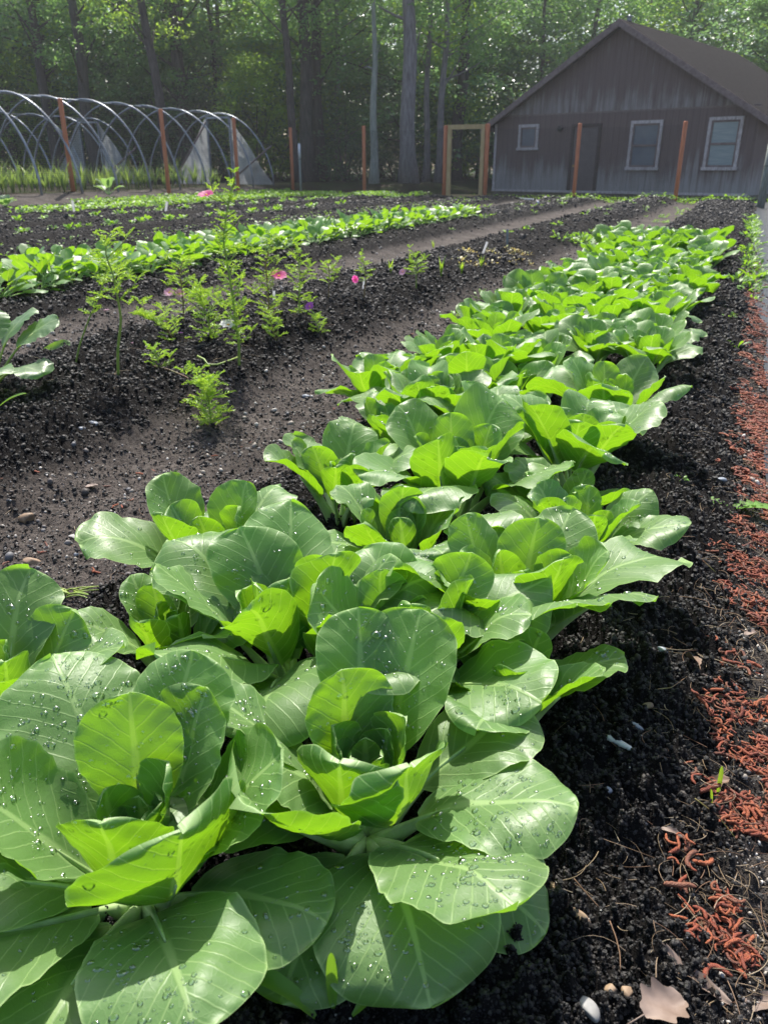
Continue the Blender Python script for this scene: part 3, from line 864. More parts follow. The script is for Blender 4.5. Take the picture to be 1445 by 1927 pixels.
def fences():
    def P(u, v, Y, h):
        p = atY(u, v, Y * FK); return np.array([p[0], p[1], G(p[0], p[1])])
    side = [P(130, 300, 23.05, 0), P(312, 300, 25.56, 0), P(445, 300, 28.54, 0), P(549, 300, 32.3, 0)]
    back = [P(549, 300, 32.3, 0), P(685, 300, 30.34, 0), P(837, 300, 28.77, 0)]
    east = [P(915, 300, 28.15, 0), P(1085, 300, 26.81, 0), P(1280, 300, 25.1, 0)]
    tops = {0: 185, 1: 205, 2: 222, 3: 240}
    def run(pts, topv, label, own):
        r = empty('garden_fence', pts[0], 0, label, 'fence')
        hs = []
        for p, (u, v) in zip(pts, topv):
            hs.append(atY(u, v, p[1])[2] - p[2])
        for i, p in enumerate(pts):
            if i in own:
                m = MB(); fpost(m, p - pts[0], hs[i]); m.build('post', M['cedar'], r)
        for i in range(len(pts) - 1):
            net_panel('netting', pts[i], pts[i + 1], min(hs[i], hs[i + 1]) - .06, r, pts[0] * np.array([1, 1, 0])).location.z = -pts[0][2]
        return r
    ext = side[0] + (side[0] - side[1]) * 1.0; ext[2] = G(ext[0], ext[1])
    run([ext] + side, [(-120, 165), (130, 185), (312, 205), (445, 222), (549, 240)], 'garden fence of round orange posts with dark netting before the bare tunnel hoops', (0, 1, 2, 3, 4))
    run(back, [(549, 240), (685, 237), (837, 236)], 'garden fence of orange posts and black netting before the big tree trunks', (1,))
    e2 = east[-1] + (east[-1] - east[-2]) * .8
    run(east, [(915, 235), (1085, 232), (1280, 228)], 'garden fence of two orange posts with fine netting before the shed wall', (1, 2))
    # gate
    a, b = back[-1], east[0]
    ang = math.atan2(b[1] - a[1], b[0] - a[0]); Wg = np.linalg.norm((b - a)[:2])
    g = empty('garden_gate', a, ang, 'open pale lumber gate frame standing between two orange posts', 'gate')
    h = atY(837, 236, a[1])[2] - a[2]
    for x in (0, Wg):
        m = MB(); fpost(m, (x, 0, 0), h + (.02 if x else 0), .06); m.build('gate_post', M['cedar'], g)
    m = MB(); x0, x1 = .075, Wg - .075; y0, y1 = -.045, .045
    add_box(m, (x0, y0, .03), (x0 + .11, y1, h - .112)); add_box(m, (x1 - .11, y0, .03), (x1, y1, h - .112))
    add_box(m, (x0, y0 - .002, h - .11), (x1, y1 + .002, h + .01)); add_box(m, (x0 + .112, y0, .03), (x1 - .112, y1, .12))
    m.build('gate_frame', M['pine'], g, smooth=False)
    n = MB(); V = [(x0 + .112, .05, .1), (x1 - .112, .05, .1), (x1 - .112, .05, h - .1), (x0 + .112, .05, h - .1)]
    n.add(V, [[0, 1, 2, 3]]); n.build('netting', M['net'], g, smooth=False)
    # thin stake with white tip by the corner
    p = atY(564, 300, 27.4); p[2] = G(p[0], p[1])
    s = empty('metal_stake', p, 0, 'thin grey metal stake with a white tip standing beside the corner post', 'stake')
    hh = atY(564, 270, p[1])[2] - p[2]
    m = MB(); add_tube(m, [(0, 0, -.2), (0, 0, hh * .72)], .035, 6); m.build('shaft', M['weathered'], s)
    m = MB(); add_tube(m, [(0, 0, hh * .72), (0, 0, hh)], [.045, .04], 6); m.build('tip', M['white'], s)
    # leaning old post by the cloth path
    p = atY(1427, 395, 18.8); p[2] = G(p[0], p[1])
    s = empty('old_post', p, 0, 'weathered grey-green post with rusty wire beside the black cloth path', 'post')
    hh = atY(1446, 270, p[1])[2] - p[2]
    m = MB(); add_tube(m, [(0, 0, -.2), (.0, 0, hh * .5), (.0, 0, hh)], [.065, .06, .055], 7); m.build('shaft', M['weathered'], s)
    m = MB(); add_tube(m, [(.10, .05, -.2), (.10, .05, hh * .93)], .035, 6); m.build('iron_stake', M['weathered'], s)
    m = MB(); a = np.linspace(0, 2 * PI, 13); add_tube(m, np.stack([.045 + .11 * np.cos(a), .02 + .09 * np.sin(a), hh * .66 + 0 * a], 1), .008, 5); m.build('wire_tie', M['black'], s)
fences()

M['film'] = None
def film_mat():
    t = NT('dirty tunnel film')
    n = t.noise(1.2, 5, t.mapping(t.coord(), (2.5, 2.5, .7)), .6)
    c = t.mix(t.step(.3, .7, n), (.30, .30, .33), (.58, .60, .64))
    b = t.bsdf(c, .5, .4); tr = t.n('BsdfTranslucent', Color=(.6, .62, .66)); tp = t.n('BsdfTransparent')
    return t.done(t.mixs(.22, t.mixs(.35, b, tr.outputs[0]), tp.outputs[0]))
M['film'] = film_mat()

def tunnel(tc, s_end, n, gap, hw, ztop, label):
    x0, y0 = xy(s_end, tc)
    z0 = .33
    r = empty('tunnel_frame', (x0, y0, z0), math.atan2(BV[1], BV[0]) - PI / 2, label, 'tunnel frame', 'bare tunnel frames beyond the fence')
    H = ztop - z0
    th = np.linspace(0, PI, 29)
    px = hw * np.cos(th) * (1 - .10 * np.sin(th)); pz = H * np.sin(th) ** .92
    pz[0] = pz[-1] = -.2
    rng = np.random.default_rng(int(tc * -10))
    for i in range(n):
        m = MB(); y = -i * gap
        j = rng.normal(0, .03, 2)
        add_tube(m, np.stack([px + j[0] * np.sin(th), 0 * px + y + j[1] * np.sin(th), pz], 1), .027, 8, up=(0, 1, 0))
        m.build('hoop', M['tunnelpipe'], r)
    m = MB(); add_tube(m, [(0, .05, H - .03), (0, -(n - 1) * gap, H - .03)], .02, 6); m.build('ridge_pipe', M['tunnelpipe'], r)
    # end wall: door frame, two film wedges, braces
    dw, dh = .42, H - .16
    m = MB(); add_box(m, (-dw - .05, .0, 0), (-dw, .08, dh)); add_box(m, (dw, .0, 0), (dw + .05, .08, dh)); add_box(m, (-dw - .05, .0, dh + .001), (dw + .05, .08, dh + .06))
    m.build('door_frame', M['tunnelpipe'], r, smooth=False)
    for sg in (-1, 1):
        m = MB(); V = []
        k = 10
        for i in range(k + 1):
            f = i / k; x = sg * (dw + .06 + (hw - dw - .12) * f)
            top = dh * (1 - f) ** 1.05 + .03
            for jj in range(5): V.append((x, .04 + .05 * math.sin(f * 9 + jj) * jj / 4, top * jj / 4))
        m.add(V, grid_faces(k + 1, 5)); m.build('film_panel', M['film'], r)
    m = MB(); add_tube(m, [(hw - .05, .06, H * .55), (dw + .1, -.5, .0)], .03, 6); add_tube(m, [(-dw, .06, dh), (-hw * .78, -.6, .05)], .03, 6); m.build('brace', M['browntrim'], r)
tunnel(-16.65, 24.4, 9, 1.26, 2.05, 2.5, 'nearer bare hoop tunnel frame with torn dirty film on its end wall')
tunnel(-22.1, 24.3, 7, 1.35, 2.05, 2.46, 'farther bare hoop tunnel frame showing low behind the nearer hoops')

# ------------------------------------------------------------------ woods
def bark(name, a, b):
    t = NT(name)
    n = t.noise(1, 5, t.mapping(t.coord(), (14, 14, 2.2)), .65); n2 = t.noise(2.5, 4)
    c = t.mix(t.step(.3, .7, n), a, b)
    c = t.mix(t.math('MULTIPLY', t.step(.5, .75, n2), .45), c, (.12, .15, .10))
    return t.done(t.bsdf(c, .9, .15, 0, t.bump(n, .9, .03)))
M['bark_grey'] = bark('grey bark', (.15, .13, .13), (.28, .255, .26))
M['bark_dark'] = bark('dark bark', (.05, .041, .04), (.105, .088, .083))
M['bark_pale'] = bark('pale mossy bark', (.19, .205, .18), (.34, .36, .32))
M['fol_a'] = foliage_material('woodland leaves', [(.07, .15, .06), (.11, .22, .08), (.17, .30, .10), (.14, .26, .13)], (.32, .58, .12), .42, .42, .5)
M['fol_b'] = foliage_material('yellow-green woodland leaves', [(.11, .21, .04), (.16, .28, .05), (.22, .34, .06)], (.46, .68, .07), .45, .5, .4)
M['fol_c'] = foliage_material('dark holly-like leaves', [(.045, .105, .055), (.075, .155, .08), (.12, .20, .12)], (.16, .34, .07), .28, .3, .6)  # darkest green of the woodland leaves

M['fol_d'] = foliage_material('blue-green woodland leaves', [(.07, .15, .08), (.12, .22, .12), (.20, .30, .19)], (.32, .56, .18), .25, .38, .8)
LEAFV = np.array([(0, -.5, 0), (.3, .02, .05), (0, .55, -.03), (-.3, .02, .05)]); LEAFF = np.array([[0, 1, 2, 3]])
def leaf_cloud(rng, centers, radii, per, size, tilt=.75, flat=.45):
    pos = []
    for c, rad in zip(centers, radii):
        q = rng.normal(size=(per, 3)); q /= np.linalg.norm(q, axis=1)[:, None]
        q *= (rng.random((per, 1)) ** .45) * rad; q[:, 2] *= flat
        q[:, 2] -= .25 * (q[:, 0] ** 2 + q[:, 1] ** 2) / rad
        pos.append(c + q)
    pos = np.concatenate(pos)
    s = rng.uniform(.65, 1.3, len(pos)) * size
    mb = MB(); scatter(mb, LEAFV, LEAFF, pos, rotmats(rng, len(pos), tilt), s)
    return mb

def crown_mesh(seed, z0, z1, rad, clumps, per, size, mat):
    rng = np.random.default_rng(seed)
    z = rng.uniform(z0, z1, clumps)
    f = (z - z0) / (z1 - z0)
    rr = rad * (.45 + .9 * np.sin(np.clip(f * .9 + .12, 0, 1) * PI)) * np.sqrt(rng.uniform(.12, 1, clumps)) / 1.2
    a = rng.uniform(0, 2 * PI, clumps)
    C = np.stack([rr * np.cos(a), rr * np.sin(a), z], 1)
    return leaf_cloud(rng, C, rng.uniform(.5, 1.05, clumps), per, size).mesh('crown', [M[mat]], False), C

CROWNS = [crown_mesh(1, 4.2, 12, 3.0, 110, 46, .17, 'fol_a'), crown_mesh(2, 3.2, 11.5, 3.2, 120, 46, .17, 'fol_a'), crown_mesh(3, 3.6, 11, 2.8, 100, 46, .16, 'fol_b'),
          crown_mesh(4, 2.2, 11.5, 3.4, 140, 46, .18, 'fol_a'), crown_mesh(5, 1.4, 10.5, 3.0, 130, 50, .17, 'fol_a'), crown_mesh(6, 1.0, 10, 3.2, 150, 50, .16, 'fol_d')]
SHRUBS = [crown_mesh(11, .25, 4.5, 2.0, 60, 60, .13, 'fol_c'), crown_mesh(12, .3, 5.5, 2.2, 75, 60, .14, 'fol_a'), crown_mesh(13, .5, 6.0, 2.1, 70, 60, .14, 'fol_b'), crown_mesh(14, .2, 3.4, 1.8, 50, 60, .12, 'fol_c')]

def trunk_mesh(rng, H, r0, lean, bend, limbs=None, fork=0, bark_m='bark_grey', lowlimb=0):
    mb = MB(); z = np.linspace(0, H, 14); f = z / H
    px = lean[0] * f * H + bend * np.sin(f * PI * 1.3) + .05 * np.sin(f * 17 + r0 * 50); py = lean[1] * f * H + .05 * np.cos(f * 13)
    r = r0 * (1 - .72 * f) + r0 * .55 * np.exp(-z / .28)
    P = np.stack([px, py, z], 1); P[0, 2] = -.3
    add_tube(mb, P, r, 12, up=(0, 1, 0.01))
    if limbs is not None:
        for c in limbs:
            zz = max(1.6, c[2] - rng.uniform(.5, 1.6))
            if zz > H * .97: continue
            b = np.array([np.interp(zz, z, px), np.interp(zz, z, py), zz])
            e = np.array([c[0], c[1], c[2]])
            rr = np.interp(zz, z, r) * .32
            add_tube(mb, bez(b, (b + e) / 2 + [0, 0, -.15], e, 6), np.linspace(rr, .012, 6), 5, caps=False)
    return mb

def tree(u, Y, H, r0, ci, bk, label, lean=(0, 0), bend=.0, group=None, sc=1.0, X=None, seed=0, cz=0):
    rng = np.random.default_rng(seed + int(Y * 10))
    x = atY(u, 340, Y)[0] if X is None else X
    r = empty('forest_tree', (x, Y, G(x, Y)), 0, label, 'tree', group)
    me, C = CROWNS[ci]
    rz = rng.uniform(0, 6.28)
    cs, sn = math.cos(rz), math.sin(rz)
    sel = C[rng.permutation(len(C))[:22]]
    limbs = np.stack([sel[:, 0] * cs - sel[:, 1] * sn + lean[0] * H * .6, sel[:, 0] * sn + sel[:, 1] * cs + lean[1] * H * .6, sel[:, 2] + cz], 1) * np.array([sc, sc, 1])
    trunk_mesh(rng, H, r0, lean, bend, limbs).build('trunk', M[bk], r)
    c = obj('crown', me, r); c.rotation_euler = (0, 0, rz); c.location = (lean[0] * H * .6, lean[1] * H * .6, cz); c.scale = (sc, sc, 1)
    return r

FRONT = [
    (112, 36, 12, .24, 0, 'bark_dark', 'dark forest tree rising behind the tunnel hoops, leaning slightly, near the photo corner', (-.03, 0), .1),
    (183, 34, 11, .27, 1, 'bark_dark', 'thick dark forest tree half hidden by leaves above the tunnel hoops', (.0, 0), .0),
    (322, 31, 12, .20, 2, 'bark_dark', 'slanting forest tree with a broken pale branch above the tunnel end', (-.085, .0), .12),
    (357, 37, 12, .33, 1, 'bark_dark', 'broad upright dark forest tree behind the tunnel end wall', (0, 0), 0),
    (563, 32.5, 12, .17, 0, 'bark_dark', 'slim dark forest tree curving past the fence corner, beside the twin trunks', (-.035, 0), -.12),
    (582, 34.5, 13, .30, 0, 'bark_dark', 'one of twin dark trunks behind the fence, the one nearer the slim curved tree', (0, 0), 0),
    (602, 35.5, 13, .26, 1, 'bark_dark', 'one of twin dark trunks behind the fence, the one farther from the slim curved tree', (.0, 0), 0),
    (768, 31, 13, .30, 0, 'bark_grey', 'stout straight grey forest tree with flaring roots behind the fence netting', (-.008, 0), 0),
    (800, 34, 12, .13, 2, 'bark_grey', 'thin straight forest tree just behind the stout grey trunk', (.0, 0), .03),
    (822, 33, 12, .14, 1, 'bark_grey', 'thin forest tree leaning toward the shed, nearest the gate frame', (.022, 0), .08),
    (852, 37, 12, .30, 0, 'bark_dark', 'dark leaning forest tree above the gate frame, bright sky beside it', (.05, 0), .05),
]
for i, (u, Y, H, r0, ci, bk, lab, lean, bend) in enumerate(FRONT):
    tree(u, Y, H, r0, ci, bk, lab, lean, bend, seed=i, cz=1.0 if Y < 36 else .3, sc=.8)
# broken pale snag
rng = np.random.default_rng(5)
x = atY(703, 340, 31)[0]
snag = empty('dead_tree', (x, 31, G(x, 31)), 0, 'pale dead snag with broken top, between the twin trunks and the stout grey tree', 'dead tree')
mb = MB(); z = np.linspace(0, 5.85, 14)
add_tube(mb, np.stack([.03 * np.sin(z * 2) + .01 * z, 0 * z, np.where(z == 0, -.3, z)], 1), (.16 - .017 * z) + .09 * np.exp(-z / .25), 10, up=(0, 1, 0))
mb.build('trunk', M['bark_pale'], snag)
mb = MB(); add_tube(mb, bez((.04, 0, 3.6), (-.15, -.1, 3.75), (-.28, -.1, 3.7), 5), [.04, .03, .03, .02, .012], 6); add_tube(mb, bez((.06, 0, 3.9), (.2, -.1, 4.2), (.22, -.1, 4.4), 5), [.03, .03, .02, .02, .01], 6); mb.build('stub_branch', M['bark_pale'], snag)

rng = np.random.default_rng(99)
# deeper rows of trees, and bushes under them
k = 0
for Y, n, half in ((38.5, 8, 19), (42, 10, 22), (47, 11, 25), (53, 12, 29)):
    for i in range(n):
        X = -half + (i + .5 + rng.uniform(-.35, .35)) * 2 * half / n
        if Y < 44 and 3.0 < X < 17 : X = X if Y > 41 else -half * rng.random()
        tree(0, Y + rng.uniform(-1.5, 1.5), rng.uniform(11, 13.5), rng.uniform(.10, .2), int(rng.choice([3, 3, 4, 4, 5, 5, 2])), ['bark_dark', 'bark_grey'][int(rng.random() < .35)],
             'leafy tree standing deep in the shaded woods behind the garden', (rng.normal(0, .02), 0), rng.normal(0, .08), 'trees deep in the woods', rng.uniform(1.15, 1.5), X, seed=k * 7 + 3)
        k += 1
def shrub(X, Y, mi, sc, label, group=None):
    r = empty('woodland_shrub', (X, Y, G(X, Y)), 0, label, 'shrub', group)
    rr = np.random.default_rng(int(abs(X * 77 + Y * 13)))
    c = obj('crown', SHRUBS[mi][0], r); c.rotation_euler = (0, 0, rr.uniform(0, 6.28)); c.scale = (sc, sc, sc * rr.uniform(.85, 1.15))
    m = MB()
    for q in range(4):
        e = SHRUBS[mi][1][int(rr.integers(0, len(SHRUBS[mi][1])))] * sc * .8
        add_tube(m, bez((0, 0, -.1), (e[0] * .3, e[1] * .3, e[2] * .6), e, 6), np.linspace(.04, .01, 6), 5)
    m.build('stem', M['bark_dark'], r)
for Y, n, half, lo, hi in ((36.5, 13, 17, .75, 1.05), (40, 18, 21, 1.0, 1.3), (44.5, 20, 25, 1.2, 1.6), (43, 17, 22, 1.7, 2.1), (50, 20, 28, 1.7, 2.3)):
    for i in range(n):
        X = -half + (i + .5 + rng.uniform(-.4, .4)) * 2 * half / n
        if Y < 39 and X > 2.2: continue
        if Y < 42 and 4 < X < 17: continue
        shrub(X, Y + rng.uniform(-1.2, 1.2), int(rng.integers(0, 4)), rng.uniform(lo, hi), 'leafy woodland shrub filling the dark gap between trunks behind the garden', 'shrubs under the trees')
shrub(-1.6, 34.8, 0, .62, 'small shrub with glinting pale leaves between the twin trunks and the dead snag')
shrub(-5.2, 35.0, 2, .75, 'bright yellow-green shrub behind the tunnel end wall')
shrub(2.6, 37.5, 2, .8, 'yellow-green shrub seen over the pale gate frame')
# the wood beyond reads as one dark mass
def deep_woods():
    rng = np.random.default_rng(6)
    n = 260
    C = np.stack([rng.uniform(-48, 48, n), rng.uniform(58, 72, n), rng.uniform(.5, 14, n)], 1)
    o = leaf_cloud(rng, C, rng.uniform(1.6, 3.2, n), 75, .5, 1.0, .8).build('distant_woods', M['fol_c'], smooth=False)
    tag(o, 'dense dark wood far behind, one mass of leaves', 'woods', kind='stuff')
deep_woods()
# ------------------------------------------------------------------ other crops and flowers
def small_leaf_plant(rng, mb, n, L, W, P, phi=(10, 60), cup=.5, nu=8, nv=5, c=(0, 0, 0), bend=(20, 60), qe=.5, mat=0):
    for i in range(n):
        f = rng.random()
        b, sp = make_leaf(rng, L * rng.uniform(.7, 1.15), W * rng.uniform(.75, 1.15), P * rng.uniform(.7, 1.3), phi[0] + (phi[1] - phi[0]) * f, rng.uniform(*bend), 1.6,
                          cup * (1 - f), -.5 * f, .03, rng.normal(0, 12), rng.normal(0, 15), rng.normal(0, .2), nu, nv, 0, q_exp=qe)
        a = i * 2.4 + rng.normal(0, .3); cs, sn = math.cos(a), math.sin(a)
        V = b.V[0]; V = np.stack([V[:, 0] * cs - V[:, 1] * sn, V[:, 0] * sn + V[:, 1] * cs, V[:, 2]], 1) + np.array(c)
        mb.add(V, b.F[0], mat, b.UV[0], b.A[0])
        sp = np.stack([sp[:, 0] * cs - sp[:, 1] * sn, sp[:, 0] * sn + sp[:, 1] * cs, sp[:, 2]], 1) + np.array(c)
        add_tube(mb, sp[::2], np.linspace(.0026, .0012, len(sp[::2])) * (L / .06), 4, 1 + mat, caps=False)

def copies(me, name, pts, rng, label, cat, group, sc=(.8, 1.2), zoff=-.004, tilt=.1):
    out = []
    for i, (x, y) in enumerate(pts):
        o = obj(name, me[i % len(me)])
        o.location = (x, y, G(x, y) + zoff)
        s = rng.uniform(*sc)
        o.scale = (s, s, s * rng.uniform(.85, 1.15)); o.rotation_euler = (rng.normal(0, tilt), rng.normal(0, tilt), rng.uniform(0, 6.28))
        tag(o, label, cat, group); out.append(o)
    return out

rng = np.random.default_rng(200)
SPIN = []
for i in range(7):
    mb = MB(); small_leaf_plant(rng, mb, 12, .066, .052, .055, (8, 66), .5)
    SPIN.append(mb.mesh('spinach_plant', [M['spinach'], M['stalk']]))
pts = []
s = 2.6
while s < 13.2:
    for tt in (-4.72, -4.44, -4.16):
        if rng.random() < .97:
            pts.append(xy(s + rng.normal(0, .03), tt + rng.normal(0, .045)))
    s += .14 + .004 * s
copies(SPIN, 'spinach_plant', pts, rng, 'young spinach plant packed into the bright leafy row across the second path', 'spinach', 'spinach plants in the bright row', (1.5, 2.1))

M['feather'] = simple('feathery foliage', (.15, .30, .035), (.10, .23, .04), 60, .5, .3)
def feather_mat():
    t = NT('cosmos foliage')
    rp = t.t.nodes.new('ShaderNodeNewGeometry').outputs['Random Per Island']
    c = t.ramp(rp, [(0, (.20, .36, .06)), (.6, (.30, .48, .08)), (1, (.42, .58, .13))])
    return t.done(t.mixs(.4, t.bsdf(c, .45, .4), t.n('BsdfTranslucent', Color=(.52, .74, .06)).outputs[0]))
M['feather'] = feather_mat()
M['greenstem'] = simple('yellow-green stem', (.28, .36, .06), (.2, .3, .05), 30, .5, .4)
M['redstem'] = simple('reddish stem', (.22, .10, .06), (.2, .2, .05), 25, .5, .4)
def petal_mat(name, c, g):
    t = NT(name); return t.done(t.mixs(.58, t.bsdf(c, .5, .3), t.n('BsdfTranslucent', Color=g).outputs[0]))
M['pink'] = petal_mat('pink petal', (.72, .10, .36), (.85, .16, .50))
M['palepink'] = petal_mat('pale pink petal', (.75, .42, .60), (.85, .5, .68))
M['mauve'] = petal_mat('mauve petal', (.45, .12, .52), (.6, .2, .7))
M['whitepetal'] = petal_mat('white petal', (.8, .8, .82), (.8, .8, .8))
M['yolk'] = simple('yellow flower centre', (.75, .42, .03), rough=.7)

def frond(mb, rng, base, d, L, up=.3):
    """one feathery leaf: a thin rib with thread-like leaflets, forked once"""
    d = np.array(d, float); d /= np.linalg.norm(d)
    n = 9
    rib = bez(base, base + d * L * .55 + np.array([0, 0, up * L]), base + d * L + np.array([0, 0, up * L * rng.uniform(-.3, .9)]), n)
    side = np.cross(d, [0, 0, 1]); side /= np.linalg.norm(side) + 1e-9
    def strip(p0, p1, w):
        ax = p1 - p0; l = np.linalg.norm(ax); ax = ax / (l + 1e-9)
        nn = np.cross(ax, rng.normal(size=3)); nn /= np.linalg.norm(nn) + 1e-9
        m = (p0 + p1) / 2 + np.array([0, 0, .06 * l])
        V = np.array([p0 - nn * w * .6, p0 + nn * w * .6, m - nn * w, m + nn * w, p1 - nn * w * .3, p1 + nn * w * .3])
        mb.add(V, [[0, 1, 3, 2], [2, 3, 5, 4]])
    for i in range(n - 1): strip(rib[i], rib[i + 1], .0018)
    for i in range(1, n):
        f = i / (n - 1)
        for sg in (-1, 1):
            l = L * .42 * (1 - .72 * f) * rng.uniform(.7, 1.2)
            t = side * sg * .85 + d * .75 + np.array([0, 0, rng.normal(.15, .3)])
            t /= np.linalg.norm(t)
            e = rib[i] + t * l
            strip(rib[i], e, .0019)
            for q in (.45, .75):
                b = rib[i] * (1 - q) + e * q
                t2 = t + side * rng.choice([-1, 1]) * .6 + rng.normal(0, .2, 3)
                strip(b, b + t2 / np.linalg.norm(t2) * l * .42, .0016)

def flower(root, P, size, mat, rng, face=(0, -.35, .8), n=8):
    fz = np.array(face, float); fz /= np.linalg.norm(fz)
    ax = np.cross(fz, [.3, .7, .1]); ax /= np.linalg.norm(ax); ay = np.cross(fz, ax)
    size = size * 1.3; mb = MB()
    for i in range(n):
        a = i * 2 * PI / n + rng.normal(0, .06)
        k, m = 5, 5; V = []
        for p in range(k):
            f = p / (k - 1); w = size * .36 * math.sin(min(1, f * 1.15 + .12) * PI * .62) * (1 - .15 * (f > .95))
            for q in range(m):
                g = (q / (m - 1) - .5) * 2
                r = size * (.1 + .9 * f) * (1 - .09 * abs(g) ** 2 * f + (.05 * math.cos(g * 9) if f > .9 else 0))
                u = np.cos(a) * ax + np.sin(a) * ay; v = -np.sin(a) * ax + np.cos(a) * ay
                V.append(u * r * .93 + v * w * g + fz * size * (.42 * f - .22 * f * f + .06 * abs(g)))
        mb.add(np.array(V), grid_faces(k, m))
    fl = mb.build('flower', mat, root); fl.location = tuple(P)
    V, F = ico(1); c = MB(); c.add(V * size * .17 * np.array([1, 1, .6]) + fz * size * .08, F)
    c.build('flower_centre', M['yolk'], fl)
    return fl

def cosmos(label, base, pts, fronds, flen, stem='greenstem', r0=.0045, flowers=(), bare=.2, seed=0, cat='cosmos', zoff=0):
    """base / pts are pixels; the plant stands at the ground under base and rises in the plane of that distance"""
    rng = np.random.default_rng(300 + seed)
    B = gp(*base); Y = B[1]
    r = empty('cosmos_plant', B, 0, label, cat, 'cosmos plants on the second bed')
    P = np.array([[0, 0, -.02]] + [atY(u, v, Y + dy) - B for u, v, dy in [(p + (0,))[:3] for p in pts]])
    t = np.linspace(0, len(P) - 1, 5 * len(P)); Q = np.stack([np.interp(t, np.arange(len(P)), P[:, k]) for k in range(3)], 1)
    for _ in range(2): Q[1:-1] = (Q[:-2] + 2 * Q[1:-1] + Q[2:]) / 4
    mb = MB(); add_tube(mb, Q, np.linspace(r0, r0 * .35, len(Q)), 7); 
    fm = MB()
    m = len(Q)
    fronds = int(fronds * .95)
    for i in range(fronds):
        f = bare + (1 - bare) * (i + .5) / fronds
        p = Q[min(m - 1, int(f * m))]
        a = i * 2.0 + rng.normal(0, .5)
        L = flen * rng.uniform(.6, 1.15) * (1 - .45 * max(0, f - .7) / .3)
        for da in (0, PI):
            frond(fm, rng, p, (math.cos(a + da), math.sin(a + da), rng.uniform(.0, .7)), L, rng.uniform(-.1, .4))
        if rng.random() < .25:
            e = p + np.array([math.cos(a), math.sin(a), .9]) * flen * .8
            add_tube(mb, bez(p, (p + e) / 2 + [.01, 0, 0], e, 5), np.linspace(r0 * .5, r0 * .25, 5), 5)
            for da in (.4, 2.2, 4.2): frond(fm, rng, e, (math.cos(a + da), math.sin(a + da), .7), L * .7, .3)
    mb.build('stem', M[stem], r)
    fm.build('foliage', M['feather'], r, smooth=False)
    for u, v, sz, mt, face in flowers:
        q = atY(u, v, Y) - B
        k = np.argmin(np.linalg.norm(Q - q, axis=1) + 10 * (Q[:, 2] > q[2]))
        sm_ = MB(); add_tube(sm_, bez(Q[k], (Q[k] + q) / 2 + [0, 0, -.012], q, 6), .002, 5); sm_.build('flower_stalk', M['feather'], r)
        flower(r, q, sz, M[mt], rng, face)
    return r

cosmos('tall feathery cosmos topped by one pink flower, a white flower low on its stem', (450, 690), [(450, 640), (443, 600), (437, 545), (427, 490), (420, 450), (427, 400), (437, 352)], 34, .066, flowers=[(389, 368, .027, 'pink', (-.1, -.3, .9)), (430, 612, .027, 'whitepetal', (.05, -.3, .9))], r0=.006, seed=1, bare=.12)
cosmos('cosmos with a bare thick yellow stem and feathery top above dark soil', (222, 702), [(222, 660), (229, 600), (222, 560), (215, 520), (198, 475), (206, 440)], 13, .085, r0=.0055, seed=2, bare=.45)
cosmos('slanting thin-stemmed cosmos nearest the big squash leaves', (141, 678), [(150, 650), (168, 600), (185, 565), (198, 520), (205, 490)], 10, .065, r0=.004, seed=3, bare=.4)
cosmos('reddish stemmed cosmos with two pale pink flowers beside it', (345, 618), [(346, 580), (343, 540), (338, 515), (345, 490)], 13, .075, 'redstem', seed=4, flowers=[(319, 551, .02, 'palepink', (0, -.6, .7)), (339, 553, .02, 'palepink', (.2, -.6, .7))])
cosmos('cosmos carrying a bright pink flower at half height before the spinach row', (507, 605), [(506, 570), (503, 530), (500, 495), (507, 465), (512, 448)], 17, .085, 'redstem', seed=5, flowers=[(525, 520, .033, 'pink', (.1, -.4, .85))], bare=.05)
cosmos('upright flowerless cosmos just past the one with the bright pink flower', (564, 598), [(563, 560), (565, 520), (562, 490), (560, 462)], 16, .08, seed=6, bare=.05)
cosmos('low cosmos with one mauve flower on dark soil', (600, 628), [(598, 610), (592, 590)], 8, .06, seed=7, flowers=[(583, 577, .019, 'mauve', (-.3, -.6, .6))], bare=.05)
cosmos('small cosmos with a forked red stem and drooping leaves before the spinach row', (618, 565), [(619, 540), (620, 515), (618, 497)], 8, .07, 'redstem', seed=8, bare=.4)
cosmos('small cosmos with one pink flower bud hanging at its foot', (684, 560), [(688, 525), (686, 500), (680, 482)], 9, .07, 'redstem', seed=9, flowers=[(669, 525, .018, 'pink', (-.3, -.7, -.1))], bare=.3)
cosmos('short cosmos with a pale pink bud beside yellow sprouts', (783, 545), [(783, 520), (784, 500), (780, 478)], 11, .07, seed=10, flowers=[(758, 512, .02, 'palepink', (-.4, -.6, .5))], bare=.4)
cosmos('bushy sprawling cosmos with pale petals fallen beside it, on the bed slope', (330, 640), [(310, 610), (280, 600), (262, 592)], 17, .08, 'redstem', seed=11, bare=.0)
cosmos('dense bushy cosmos in the middle of the flower patch, no flower of its own', (400, 640), [(392, 600), (380, 570), (372, 552)], 20, .085, seed=12, bare=.0)
cosmos('drooping cosmos tuft at the bed foot, nearest to the pak choi', (398, 800), [(395, 770), (392, 735), (385, 712)], 24, .085, seed=13, bare=.05, r0=.004)
cosmos('cosmos tuft above a pale bent stem among the flower patch', (520, 640), [(513, 615), (505, 590)], 10, .07, 'redstem', seed=14, bare=.1)
cosmos('short cosmos sprig with pale buds at the foot of the bare yellow stem', (302, 690), [(296, 672), (290, 655)], 6, .05, seed=15, bare=.1)

